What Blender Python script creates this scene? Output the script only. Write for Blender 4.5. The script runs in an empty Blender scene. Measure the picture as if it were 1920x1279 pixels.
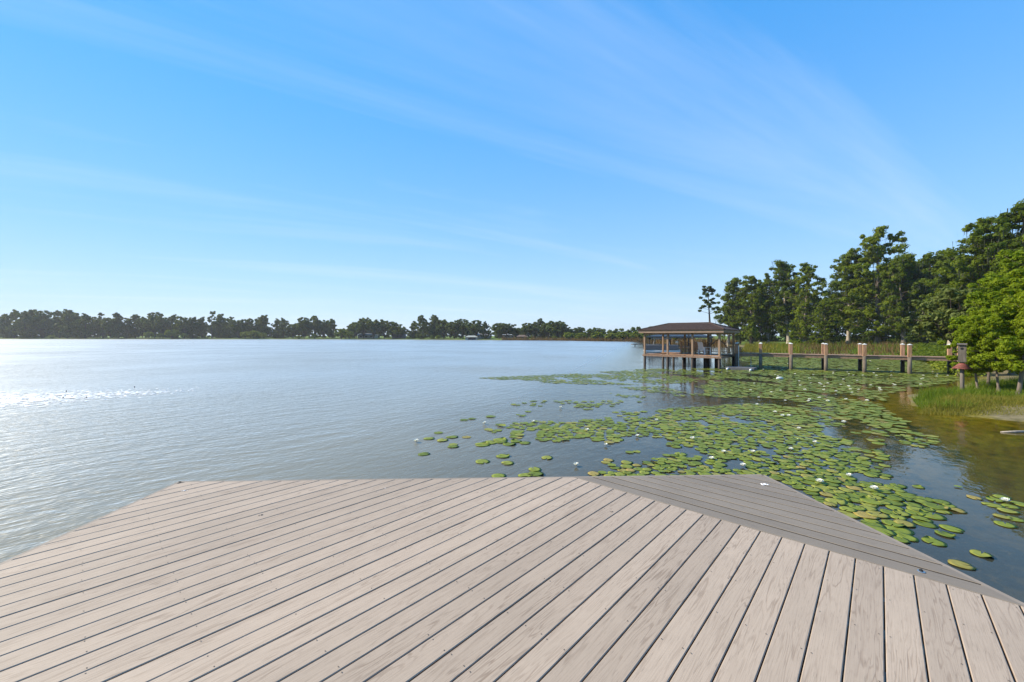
import bpy, bmesh, math, random
import numpy as np
from mathutils import Vector, Matrix, noise as mnoise

# ------------------------------------------------------------------ camera, sky, sun, exposure
S = bpy.context.scene
COL = S.collection
F, CX, HY, HC = 755.0, 960.0, 630.0, 2.5          # focal (px of the 1920 photo), centre, horizon row, eye height
DECK_Z = 0.92

cd = bpy.data.cameras.new('camera')
cam = bpy.data.objects.new('camera', cd); COL.objects.link(cam)
cd.sensor_width = 36.0
cd.lens = 36.0 * F / 1920.0
cd.shift_y = -(639.5 - HY) / 1920.0
cd.clip_start = 0.05; cd.clip_end = 6000
cam.location = (0, 0, HC); cam.rotation_euler = (math.radians(90), 0, 0)
S.camera = cam

SUN_AZ, SUN_EL = math.radians(-75), math.radians(37)   # azimuth from +Y, clockwise
w = bpy.data.worlds.new('World'); S.world = w; w.use_nodes = True
nt = w.node_tree; nt.nodes.clear()
N = nt.nodes.new; L = nt.links.new
sky = N('ShaderNodeTexSky'); sky.sky_type = 'NISHITA'; sky.sun_disc = False
sky.sun_elevation = SUN_EL; sky.sun_rotation = SUN_AZ
sky.air_density = 0.5; sky.dust_density = 0.0; sky.ozone_density = 3.0
hsv = N('ShaderNodeHueSaturation'); hsv.inputs['Saturation'].default_value = 1.40; hsv.inputs['Hue'].default_value = 0.488; hsv.inputs['Value'].default_value = 1.0
# the photograph's even, tone-compressed sky: whole dome scaled by its own blue to the power -0.7
ssep = N('ShaderNodeSeparateColor'); L(sky.outputs[0], ssep.inputs[0])
spw = N('ShaderNodeMath'); spw.operation = 'POWER'; L(ssep.outputs[2], spw.inputs[0]); spw.inputs[1].default_value = -0.7
spk = N('ShaderNodeMath'); spk.operation = 'MULTIPLY'; L(spw.outputs[0], spk.inputs[0]); spk.inputs[1].default_value = 2.8
ssc = N('ShaderNodeVectorMath'); ssc.operation = 'SCALE'; L(sky.outputs[0], ssc.inputs[0]); L(spk.outputs[0], ssc.inputs['Scale'])
L(ssc.outputs[0], hsv.inputs['Color'])
# thin cirrus: noise on a flat cloud layer, streaked along one wind direction
geo = N('ShaderNodeTexCoord')
sep = N('ShaderNodeSeparateXYZ'); L(geo.outputs['Generated'], sep.inputs[0])
mx = N('ShaderNodeMath'); mx.operation = 'MAXIMUM'; L(sep.outputs['Z'], mx.inputs[0]); mx.inputs[1].default_value = 0.02
ad = N('ShaderNodeMath'); ad.operation = 'ADD'; L(mx.outputs[0], ad.inputs[0]); ad.inputs[1].default_value = 0.06
dx = N('ShaderNodeMath'); dx.operation = 'DIVIDE'; L(sep.outputs['X'], dx.inputs[0]); L(ad.outputs[0], dx.inputs[1])
dy = N('ShaderNodeMath'); dy.operation = 'DIVIDE'; L(sep.outputs['Y'], dy.inputs[0]); L(ad.outputs[0], dy.inputs[1])
cb = N('ShaderNodeCombineXYZ'); L(dx.outputs[0], cb.inputs[0]); L(dy.outputs[0], cb.inputs[1])
mp = N('ShaderNodeMapping'); mp.inputs['Rotation'].default_value = (0, 0, math.radians(-30)); L(cb.outputs[0], mp.inputs[0])
mp2 = N('ShaderNodeMapping'); mp2.inputs['Scale'].default_value = (0.16, 1.0, 1.0); mp2.inputs['Location'].default_value = (6.1, 1.2, 0); L(mp.outputs[0], mp2.inputs[0])
cn = N('ShaderNodeTexNoise'); cn.inputs['Scale'].default_value = 1.1; cn.inputs['Detail'].default_value = 7; cn.inputs['Roughness'].default_value = 0.62
cn.inputs['Distortion'].default_value = 0.5
L(mp2.outputs[0], cn.inputs['Vector'])
cr = N('ShaderNodeMapRange'); cr.inputs['From Min'].default_value = 0.50; cr.inputs['From Max'].default_value = 0.80
cr.inputs['To Min'].default_value = 0.0; cr.inputs['To Max'].default_value = 0.27; L(cn.outputs['Fac'], cr.inputs['Value'])
mixc = N('ShaderNodeMix'); mixc.data_type = 'RGBA'; L(cr.outputs[0], mixc.inputs['Factor'])
# humid air whitens the whole dome towards the horizon
hm1 = N('ShaderNodeMath'); hm1.operation = 'MULTIPLY'; L(mx.outputs[0], hm1.inputs[0]); hm1.inputs[1].default_value = -3.5
hm2 = N('ShaderNodeMath'); hm2.operation = 'EXPONENT'; L(hm1.outputs[0], hm2.inputs[0])
hmx = N('ShaderNodeMix'); hmx.data_type = 'RGBA'; L(hm2.outputs[0], hmx.inputs['Factor']); L(hsv.outputs[0], hmx.inputs[6]); hmx.inputs[7].default_value = (2.35, 2.95, 3.5, 1)
L(hmx.outputs[2], mixc.inputs[6]); mixc.inputs[7].default_value = (3.3, 3.6, 3.9, 1)
bg = N('ShaderNodeBackground'); bg.inputs['Strength'].default_value = 0.15; L(mixc.outputs[2], bg.inputs['Color'])
wo = N('ShaderNodeOutputWorld'); L(bg.outputs[0], wo.inputs['Surface'])

sl = bpy.data.lights.new('sun', 'SUN'); sl.energy = 4.0; sl.angle = math.radians(0.55); sl.color = (1.0, 0.90, 0.73)
sun = bpy.data.objects.new('sun', sl); COL.objects.link(sun)
sdir = Vector((math.sin(SUN_AZ) * math.cos(SUN_EL), math.cos(SUN_AZ) * math.cos(SUN_EL), math.sin(SUN_EL)))
sun.rotation_euler = sdir.to_track_quat('Z', 'Y').to_euler(); sun.location = (-20, 10, 30)

S.view_settings.view_transform = 'Standard'; S.view_settings.look = 'None'
S.view_settings.exposure = 0.95; S.view_settings.gamma = 1.0; S.view_settings.use_curve_mapping = False
S.render.engine = 'CYCLES'
S.cycles.max_bounces = 8; S.cycles.transparent_max_bounces = 12; S.cycles.diffuse_bounces = 3
S.cycles.glossy_bounces = 3; S.cycles.transmission_bounces = 4; S.cycles.volume_bounces = 0
S.cycles.caustics_reflective = False; S.cycles.caustics_refractive = False
S.cycles.use_denoising = True
S.cycles.sample_clamp_indirect = 4.0

# ------------------------------------------------------------------ helpers
RND = random.Random(7)

def at(px, py, z=0.0):
    """point of the photo lying on the level z"""
    Y = F * (HC - z) / (py - HY)
    return Vector(((px - CX) / F * Y, Y, z))
def atd(px, Y, z=0.0):
    return Vector(((px - CX) / F * Y, Y, z))
def proj(x, y, z=0.0):
    return CX + F * x / y, HY - F * (z - HC) / y

def tag(o, label=None, cat=None, group=None, kind=None):
    if label: o['label'] = label
    if cat: o['category'] = cat
    if group: o['group'] = group
    if kind: o['kind'] = kind
    return o
def link(name, mesh, parent=None, mat=None):
    o = bpy.data.objects.new(name, mesh); COL.objects.link(o)
    if parent is not None: o.parent = parent
    if mat is not None and mesh is not None and not mesh.materials: mesh.materials.append(mat)
    return o
def empty(name, loc=(0, 0, 0), rz=0.0):
    o = bpy.data.objects.new(name, None); COL.objects.link(o)
    o.location = loc; o.rotation_euler = (0, 0, rz); o.empty_display_size = 0.3
    return o

class MB:
    def __init__(s): s.v = []; s.f = []
    def add(s, vs, fs):
        b = len(s.v); s.v += [tuple(p) for p in vs]; s.f += [tuple(b + i for i in f) for f in fs]
    def box(s, c, size, rz=0.0, tilt=None):
        hx, hy, hz = size[0] / 2, size[1] / 2, size[2] / 2
        M = Matrix.Rotation(rz, 3, 'Z')
        if tilt: M = M @ Matrix.Rotation(tilt[0], 3, tilt[1])
        vs = [Vector(c) + M @ Vector((x, y, z)) for x in (-hx, hx) for y in (-hy, hy) for z in (-hz, hz)]
        s.add(vs, [(0, 1, 3, 2), (4, 6, 7, 5), (0, 4, 5, 1), (2, 3, 7, 6), (0, 2, 6, 4), (1, 5, 7, 3)])
        return s
    def chbox(s, c, size, ch=0.01):
        """box with chamfered vertical and top edges"""
        hx, hy, hz = size[0] / 2, size[1] / 2, size[2] / 2
        def ring(ix, iy, z):
            k = ch
            return [(c[0] + sx, c[1] + sy, z) for sx, sy in ((-ix + k, -iy), (ix - k, -iy), (ix, -iy + k), (ix, iy - k), (ix - k, iy), (-ix + k, iy), (-ix, iy - k), (-ix, -iy + k))]
        vs = ring(hx, hy, c[2] - hz) + ring(hx, hy, c[2] + hz - ch) + ring(hx - ch, hy - ch, c[2] + hz)
        fs = [tuple(reversed(range(8))), tuple(range(16, 24))]
        for r in (0, 8):
            for i in range(8): fs.append((r + i, r + (i + 1) % 8, r + 8 + (i + 1) % 8, r + 8 + i))
        s.add(vs, fs); return s
    def tube(s, pts, rad, n=8, cap=True):
        pts = [Vector(p) for p in pts]; rings = []
        for i, p in enumerate(pts):
            d = (pts[min(i + 1, len(pts) - 1)] - pts[max(i - 1, 0)])
            if d.length < 1e-6: d = Vector((0, 0, 1))
            d.normalize()
            up = Vector((1, 0, 0)) if abs(d.x) < 0.8 else Vector((0, 1, 0))
            a = d.cross(up).normalized(); b = d.cross(a)
            r = rad[i] if hasattr(rad, '__len__') else rad
            rings.append([p + (a * math.cos(t) + b * math.sin(t)) * r for t in [2 * math.pi * k / n for k in range(n)]])
        vs = [q for R in rings for q in R]; fs = []
        for i in range(len(pts) - 1):
            for k in range(n):
                fs.append((i * n + k, i * n + (k + 1) % n, (i + 1) * n + (k + 1) % n, (i + 1) * n + k))
        if cap:
            fs.append(tuple(range(n))); fs.append(tuple(range((len(pts) - 1) * n, len(pts) * n)))
        s.add(vs, fs); return s
    def mesh(s, name, smooth=False):
        m = bpy.data.meshes.new(name); m.from_pydata(s.v, [], s.f); m.update()
        bm = bmesh.new(); bm.from_mesh(m); bmesh.ops.recalc_face_normals(bm, faces=bm.faces); bm.to_mesh(m); bm.free()
        if smooth: m.polygons.foreach_set('use_smooth', [True] * len(m.polygons))
        return m
    def build(s, name, mat, parent=None, smooth=False):
        return link(name, s.mesh(name, smooth), parent, mat)

def np_mesh(name, V, quads=None, tris=None, mat=None):
    m = bpy.data.meshes.new(name)
    V = np.asarray(V, dtype=np.float32)
    parts = []
    if quads is not None: parts.append((np.asarray(quads, dtype=np.int32), 4))
    if tris is not None: parts.append((np.asarray(tris, dtype=np.int32), 3))
    m.vertices.add(len(V)); m.vertices.foreach_set('co', V.ravel())
    nl = sum(p.size for p, k in parts); npol = sum(len(p) for p, k in parts)
    m.loops.add(nl); m.polygons.add(npol)
    m.loops.foreach_set('vertex_index', np.concatenate([p.ravel() for p, k in parts]))
    st = []; o = 0
    for p, k in parts:
        st.append(o + k * np.arange(len(p))); o += p.size
    m.polygons.foreach_set('loop_start', np.concatenate(st).astype(np.int32))
    m.update(calc_edges=True)
    if mat: m.materials.append(mat)
    return m

ORD = ['first', 'second', 'third', 'fourth', 'fifth', 'sixth', 'seventh', 'eighth', 'ninth', 'tenth']
def ordinal(i):
    if i < 10: return ORD[i]
    tens = {1: 'teen', 2: 'twenty', 3: 'thirty', 4: 'forty', 5: 'fifty', 6: 'sixty', 7: 'seventy'}
    n_ = i + 1
    teens = {11: 'eleventh', 12: 'twelfth', 13: 'thirteenth', 14: 'fourteenth', 15: 'fifteenth', 16: 'sixteenth', 17: 'seventeenth', 18: 'eighteenth', 19: 'nineteenth'}
    if n_ in teens: return teens[n_]
    t, u = divmod(n_, 10)
    return (tens[t][:-1] + 'ieth') if u == 0 else tens[t] + '-' + ORD[u - 1]

# ------------------------------------------------------------------ materials
def mat_new(name):
    m = bpy.data.materials.new(name); m.use_nodes = True
    m.node_tree.nodes.clear()
    return m, m.node_tree.nodes.new, m.node_tree.links.new
def ramp(n, l, src, stops):
    r = n('ShaderNodeValToRGB'); e = r.color_ramp.elements
    while len(e) < len(stops): e.new(0.5)
    for i, (p, c) in enumerate(stops): e[i].position = p; e[i].color = (*c, 1)
    l(src, r.inputs[0]); return r
def simple(name, c, rough=0.7, var=0.15, scale=6.0, stretch=(1, 1, 1), bump=0.15, metal=0.0, c2=None, spec=0.3):
    m, n, l = mat_new(name)
    tc = n('ShaderNodeTexCoord'); oi = n('ShaderNodeObjectInfo')
    mp = n('ShaderNodeMapping'); mp.inputs['Scale'].default_value = stretch; l(tc.outputs['Object'], mp.inputs[0])
    va = n('ShaderNodeVectorMath'); va.operation = 'ADD'; l(mp.outputs[0], va.inputs[0])
    sc = n('ShaderNodeMath'); sc.operation = 'MULTIPLY'; sc.inputs[1].default_value = 37.0; l(oi.outputs['Random'], sc.inputs[0]); l(sc.outputs[0], va.inputs[1])
    nz = n('ShaderNodeTexNoise'); nz.inputs['Scale'].default_value = scale; nz.inputs['Detail'].default_value = 5; l(va.outputs[0], nz.inputs['Vector'])
    c2 = c2 or tuple(min(1, x * (1 + 1.3 * var)) for x in c)
    r = ramp(n, l, nz.outputs['Fac'], [(0.3, tuple(x * (1 - var) for x in c)), (0.7, c2)])
    b = n('ShaderNodeBsdfPrincipled'); l(r.outputs[0], b.inputs['Base Color']); b.inputs['Roughness'].default_value = rough
    b.inputs['Metallic'].default_value = metal; b.inputs['Specular IOR Level'].default_value = spec
    if bump:
        bp = n('ShaderNodeBump'); bp.inputs['Strength'].default_value = bump; bp.inputs['Distance'].default_value = 0.02
        l(nz.outputs['Fac'], bp.inputs['Height']); l(bp.outputs[0], b.inputs['Normal'])
    o = n('ShaderNodeOutputMaterial'); l(b.outputs[0], o.inputs[0])
    return m

def board_mat(name, light, dark, fleck, grain=1.0):
    """composite decking: grain runs along local x"""
    m, n, l = mat_new(name)
    tc = n('ShaderNodeTexCoord'); oi = n('ShaderNodeObjectInfo')
    sc = n('ShaderNodeMath'); sc.operation = 'MULTIPLY'; sc.inputs[1].default_value = 61.0; l(oi.outputs['Random'], sc.inputs[0])
    va = n('ShaderNodeVectorMath'); va.operation = 'ADD'; l(tc.outputs['Object'], va.inputs[0]); l(sc.outputs[0], va.inputs[1])
    def nz(scale_vec, scale, detail=4, rough=0.55, dist=0.0):
        mp = n('ShaderNodeMapping'); mp.inputs['Scale'].default_value = scale_vec; l(va.outputs[0], mp.inputs[0])
        t = n('ShaderNodeTexNoise'); t.inputs['Scale'].default_value = scale; t.inputs['Detail'].default_value = detail
        t.inputs['Roughness'].default_value = rough; t.inputs['Distortion'].default_value = dist
        l(mp.outputs[0], t.inputs['Vector']); return t
    # cathedral arches: rings of a stretched distorted field
    base = nz((0.42, 5.2, 1.0), 1.9, 3.0, 0.5, 0.35)
    mul = n('ShaderNodeMath'); mul.operation = 'MULTIPLY'; mul.inputs[1].default_value = 95.0; l(base.outputs['Fac'], mul.inputs[0])
    sn = n('ShaderNodeMath'); sn.operation = 'SINE'; l(mul.outputs[0], sn.inputs[0])
    arch = n('ShaderNodeMapRange'); arch.inputs['From Min'].default_value = 0.30; arch.inputs['From Max'].default_value = 1.0; l(sn.outputs[0], arch.inputs['Value'])
    brk = nz((0.9, 5.0, 1), 2.3, 3)       # where the grain shows at all
    brr = n('ShaderNodeMapRange'); brr.inputs['From Min'].default_value = 0.36; brr.inputs['From Max'].default_value = 0.70; l(brk.outputs['Fac'], brr.inputs['Value'])
    a1 = n('ShaderNodeMath'); a1.operation = 'MULTIPLY'; l(arch.outputs[0], a1.inputs[0]); l(brr.outputs[0], a1.inputs[1])
    fine = nz((0.7, 46.0, 1), 6.0, 5, 0.7)
    fr = n('ShaderNodeMapRange'); fr.inputs['From Min'].default_value = 0.46; fr.inputs['From Max'].default_value = 0.72; l(fine.outputs['Fac'], fr.inputs['Value'])
    fl = nz((2.6, 60.0, 1), 4.2, 2, 0.5)
    flr = n('ShaderNodeMapRange'); flr.inputs['From Min'].default_value = 0.64; flr.inputs['From Max'].default_value = 0.72; l(fl.outputs['Fac'], flr.inputs['Value'])
    s1 = n('ShaderNodeMath'); s1.operation = 'MULTIPLY_ADD'; l(a1.outputs[0], s1.inputs[0]); s1.inputs[1].default_value = 0.80 * grain
    fm = n('ShaderNodeMath'); fm.operation = 'MULTIPLY'; l(fr.outputs[0], fm.inputs[0]); fm.inputs[1].default_value = 0.55 * grain
    l(fm.outputs[0], s1.inputs[2])
    cl = n('ShaderNodeClamp'); l(s1.outputs[0], cl.inputs[0])
    c1 = n('ShaderNodeMix'); c1.data_type = 'RGBA'; c1.inputs[6].default_value = (*light, 1); c1.inputs[7].default_value = (*dark, 1); l(cl.outputs[0], c1.inputs['Factor'])
    c2 = n('ShaderNodeMix'); c2.data_type = 'RGBA'; l(c1.outputs[2], c2.inputs[6]); c2.inputs[7].default_value = (*fleck, 1)
    fw = n('ShaderNodeMath'); fw.operation = 'MULTIPLY'; l(flr.outputs[0], fw.inputs[0]); fw.inputs[1].default_value = 0.45; l(fw.outputs[0], c2.inputs['Factor'])
    # broad weathering over the whole deck + board-to-board shade
    gm = n('ShaderNodeNewGeometry')
    wn = n('ShaderNodeTexNoise'); wn.inputs['Scale'].default_value = 1.4; wn.inputs['Detail'].default_value = 6; wn.inputs['Roughness'].default_value = 0.7; l(gm.outputs['Position'], wn.inputs['Vector'])
    wr = n('ShaderNodeMapRange'); wr.inputs['From Min'].default_value = 0.3; wr.inputs['From Max'].default_value = 0.75; wr.inputs['To Min'].default_value = 1.05; wr.inputs['To Max'].default_value = 0.90; l(wn.outputs['Fac'], wr.inputs['Value'])
    rr = n('ShaderNodeMapRange'); rr.inputs['To Min'].default_value = 0.90; rr.inputs['To Max'].default_value = 1.07; l(oi.outputs['Random'], rr.inputs['Value'])
    mm = n('ShaderNodeMath'); mm.operation = 'MULTIPLY'; l(wr.outputs[0], mm.inputs[0]); l(rr.outputs[0], mm.inputs[1])
    vm = n('ShaderNodeVectorMath'); vm.operation = 'SCALE'; l(c2.outputs[2], vm.inputs[0]); l(mm.outputs[0], vm.inputs['Scale'])
    b = n('ShaderNodeBsdfPrincipled'); l(vm.outputs[0], b.inputs['Base Color']); b.inputs['Roughness'].default_value = 0.62; b.inputs['Specular IOR Level'].default_value = 0.3
    bp = n('ShaderNodeBump'); bp.inputs['Strength'].default_value = 0.25; bp.inputs['Distance'].default_value = 0.002; l(cl.outputs[0], bp.inputs['Height']); bp.invert = True
    l(bp.outputs[0], b.inputs['Normal'])
    o = n('ShaderNodeOutputMaterial'); l(b.outputs[0], o.inputs[0])
    return m

def leaf_mat(name, cols, trans=0.35, rough=0.6, spec=0.08):
    m, n, l = mat_new(name)
    g = n('ShaderNodeNewGeometry'); oi = n('ShaderNodeObjectInfo')
    a = n('ShaderNodeMath'); a.operation = 'MULTIPLY_ADD'; l(g.outputs['Random Per Island'], a.inputs[0]); a.inputs[1].default_value = 0.7
    b_ = n('ShaderNodeMath'); b_.operation = 'MULTIPLY'; l(oi.outputs['Random'], b_.inputs[0]); b_.inputs[1].default_value = 0.3; l(b_.outputs[0], a.inputs[2])
    r = ramp(n, l, a.outputs[0], [(i / max(1, len(cols) - 1), c) for i, c in enumerate(cols)])
    b = n('ShaderNodeBsdfPrincipled'); l(r.outputs[0], b.inputs['Base Color']); b.inputs['Roughness'].default_value = rough; b.inputs['Specular IOR Level'].default_value = spec
    t = n('ShaderNodeBsdfTranslucent')
    ts = n('ShaderNodeVectorMath'); ts.operation = 'MULTIPLY'; l(r.outputs[0], ts.inputs[0]); ts.inputs[1].default_value = (1.25, 1.15, 0.5); l(ts.outputs[0], t.inputs['Color'])
    mx = n('ShaderNodeMixShader'); mx.inputs[0].default_value = trans; l(b.outputs[0], mx.inputs[1]); l(t.outputs[0], mx.inputs[2])
    o = n('ShaderNodeOutputMaterial'); l(mx.outputs[0], o.inputs[0])
    return m

M = {}
M['tan'] = board_mat('tan_composite', (0.412, 0.318, 0.232), (0.262, 0.190, 0.132), (0.12, 0.088, 0.062))
M['grey'] = board_mat('tan_composite_dulled', (0.225, 0.183, 0.138), (0.155, 0.126, 0.096), (0.10, 0.085, 0.07), 0.8)  # same boards in another sheen; the duller light is put into the colour
M['board_edge'] = simple('board_edge_gap_shade', (0.20, 0.125, 0.075), 0.8, 0.2, 12)  # darker core brown that also paints in the shade between boards
M['grey_edge'] = simple('grey_edge_gap_shade', (0.04, 0.031, 0.024), 0.8, 0.2, 12)  # near-black sides put the shade of the gaps into the colour
M['trim'] = simple('deck_trim', (0.25, 0.20, 0.15), 0.6, 0.1, 8, (1, 1, 1))
M['frame'] = simple('treated_frame', (0.16, 0.11, 0.07), 0.8, 0.3, 4)
M['screw'] = simple('screw', (0.06, 0.045, 0.035), 0.5, 0.1, 4, bump=0)
M['steel'] = simple('steel', (0.5, 0.5, 0.48), 0.35, 0.1, 20, metal=0.9)
M['dark'] = simple('black_rubber', (0.02, 0.02, 0.02), 0.6, 0.1)
M['dropping'] = simple('dropping', (0.75, 0.72, 0.68), 0.8, 0.1, 30)
M['salmon'] = simple('stained_post', (0.36, 0.19, 0.105), 0.7, 0.25, 3, (4, 4, 0.7), c2=(0.46, 0.27, 0.16))
M['pier_wood'] = simple('pier_wood', (0.27, 0.17, 0.11), 0.75, 0.25, 3, (3, 3, 3))
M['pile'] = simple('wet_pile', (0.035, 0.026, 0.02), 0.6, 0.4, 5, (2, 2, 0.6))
M['pile_lit'] = simple('lit_pile', (0.14, 0.11, 0.08), 0.8, 0.3, 5, (2, 2, 0.5))  # paler pile copy, light on the front walkway piles painted in
M['cap'] = simple('white_cap', (0.72, 0.70, 0.64), 0.5, 0.08, 8)
M['fascia'] = simple('brown_fascia', (0.30, 0.20, 0.135), 0.6, 0.1, 5)
M['column'] = simple('brown_column', (0.33, 0.215, 0.135), 0.65, 0.15, 5, (2, 2, 0.5))
M['floor'] = simple('pier_floor', (0.46, 0.25, 0.13), 0.65, 0.2, 4, (1, 12, 1))
M['shingle'] = simple('shingles', (0.062, 0.038, 0.028), 0.85, 0.5, 9, (1, 3, 3), 0.4)
M['soffit'] = simple('soffit', (0.12, 0.08, 0.055), 0.8, 0.1, 5)
M['pvc'] = simple('white_plastic', (0.7, 0.7, 0.68), 0.45, 0.06, 8)
M['grey_plastic'] = simple('grey_plastic', (0.10, 0.10, 0.105), 0.55, 0.15, 8)
M['rust'] = simple('rusty_cone', (0.17, 0.055, 0.04), 0.75, 0.35, 9)
M['grey_wood'] = simple('grey_weathered_wood', (0.13, 0.11, 0.09), 0.85, 0.35, 5, (3, 3, 0.4), 0.4)
M['roof_blue'] = simple('dark_metal_roof', (0.035, 0.045, 0.055), 0.5, 0.15, 6)
M['bark'] = simple('cypress_bark', (0.15, 0.12, 0.095), 0.9, 0.35, 3, (4, 4, 0.35), 0.5)
M['bark_pale'] = simple('pale_bark', (0.33, 0.28, 0.22), 0.9, 0.3, 3, (4, 4, 0.4), 0.5)
M['bark_dark'] = simple('dark_bark', (0.07, 0.055, 0.045), 0.9, 0.3, 3, (4, 4, 0.4), 0.4)
M['leaf_cyp'] = leaf_mat('cypress_leaf', [(0.065, 0.100, 0.012), (0.120, 0.168, 0.018), (0.185, 0.230, 0.028)], 0.5)
M['leaf_cyp2'] = leaf_mat('cypress_leaf_light', [(0.085, 0.122, 0.012), (0.160, 0.210, 0.018), (0.245, 0.285, 0.030)], 0.5)
M['leaf_bright'] = leaf_mat('young_cypress_leaf', [(0.12, 0.18, 0.010), (0.20, 0.27, 0.014), (0.29, 0.34, 0.024)], 0.5)
M['leaf_dark'] = leaf_mat('oak_leaf', [(0.034, 0.056, 0.012), (0.060, 0.090, 0.016), (0.092, 0.126, 0.024)])
M['leaf_grey'] = leaf_mat('willow_leaf', [(0.075, 0.100, 0.022), (0.125, 0.155, 0.036), (0.190, 0.215, 0.065)], 0.35)
M['leaf_far'] = leaf_mat('far_leaf', [(0.058, 0.086, 0.022), (0.092, 0.126, 0.028), (0.135, 0.170, 0.036)], 0.45)
M['leaf_bush'] = leaf_mat('bush_leaf', [(0.12, 0.165, 0.018), (0.19, 0.235, 0.026), (0.26, 0.28, 0.04)], 0.35)
M['moss'] = leaf_mat('spanish_moss', [(0.055, 0.062, 0.040), (0.08, 0.088, 0.058), (0.11, 0.115, 0.08)], 0.3)
M['grass'] = leaf_mat('shore_grass', [(0.075, 0.14, 0.014), (0.12, 0.19, 0.018), (0.20, 0.22, 0.03)], 0.4)
M['grass_gold'] = leaf_mat('gold_grass', [(0.13, 0.15, 0.02), (0.20, 0.19, 0.03), (0.26, 0.22, 0.05)], 0.4)
M['reed'] = leaf_mat('brown_reed', [(0.10, 0.085, 0.03), (0.16, 0.09, 0.04), (0.19, 0.16, 0.07)], 0.3)
M['pad_green'] = None

# ------------------------------------------------------------------ terrain and water
SHORE = [(34, -45), (24, 0), (18.5, 7.5), (15.6, 10.6), (13.9, 12.6), (14.4, 14.6), (16.8, 17.0), (20.5, 19.0), (25.5, 22.0), (33, 29), (42, 41), (42, 50),
         (43, 62), (47, 75), (53, 94), (59, 112), (62, 140), (58, 172), (42, 188), (24, 220), (-6, 236), (-57, 268), (-143, 298), (-275, 314), (-400, 315),
         (-560, 300), (-680, 200), (-720, 0), (-600, -220), (0, -260)]
SH = np.array(SHORE, dtype=float)
def shore_dist(P):
    """signed distance to the lake outline: + on land"""
    P = np.asarray(P, float); d = np.full(len(P), 1e9); inside = np.zeros(len(P), bool)
    A = SH; B = np.roll(SH, -1, 0)
    for a, b in zip(A, B):
        ab = b - a; t = np.clip(((P - a) @ ab) / (ab @ ab), 0, 1)
        q = a + t[:, None] * ab
        d = np.minimum(d, np.hypot(*(P - q).T))
        cond = ((a[1] > P[:, 1]) != (b[1] > P[:, 1]))
        xi = (b[0] - a[0]) * (P[:, 1] - a[1]) / (b[1] - a[1] + 1e-12) + a[0]
        inside ^= cond & (P[:, 0] < xi)
    return np.where(inside, -d, d)
def height(P):
    d = shore_dist(P)
    P = np.asarray(P, float)
    wob = 0.10 * np.sin(P[:, 0] * 0.9 + 1.3 * np.sin(P[:, 1] * 0.7)) * np.sin(P[:, 1] * 0.8 + 0.6)
    land = 0.05 * np.clip(d, 0, 6) + 0.022 * np.clip(d - 6, 0, 30) + 0.006 * np.clip(d - 36, 0, 200)
    bed = -0.075 * np.clip(-d, 0, 6) - 0.05 * np.clip(-d - 6, 0, 25)
    z = np.where(d > 0, land, bed) + wob * np.clip(np.abs(d) / 5, 0.12, 1) * np.where(np.abs(d) < 60, 1, 0) * 0.6
    return np.where(d < -0.3, np.minimum(z, -0.012), np.where(d > 0.5, np.maximum(z, 0.02), z))
def gz(x, y): return float(height(np.array([[x, y]]))[0])

def axis(segs):
    out = []
    for a, b, s in segs: out += list(np.arange(a, b, s))
    return np.array(sorted(set(np.round(out, 4))))
gx = axis([(-3000, -900, 350), (-900, -100, 40), (-100, -10, 10), (-10, 10, 2), (10, 36, 0.5), (36, 80, 1.5), (80, 300, 15), (300, 3001, 300)])
gy = axis([(-1500, -100, 200), (-100, 0, 10), (0, 8, 2), (8, 34, 0.5), (34, 125, 1.8), (125, 340, 6), (340, 600, 30), (600, 3600, 300)])
GX, GY = np.meshgrid(gx, gy, indexing='xy')
P2 = np.stack([GX.ravel(), GY.ravel()], 1)
HZ = height(P2)
nx, ny = len(gx), len(gy)
idx = np.arange(nx * ny).reshape(ny, nx)
Q = np.stack([idx[:-1, :-1].ravel(), idx[:-1, 1:].ravel(), idx[1:, 1:].ravel(), idx[1:, :-1].ravel()], 1)

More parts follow.
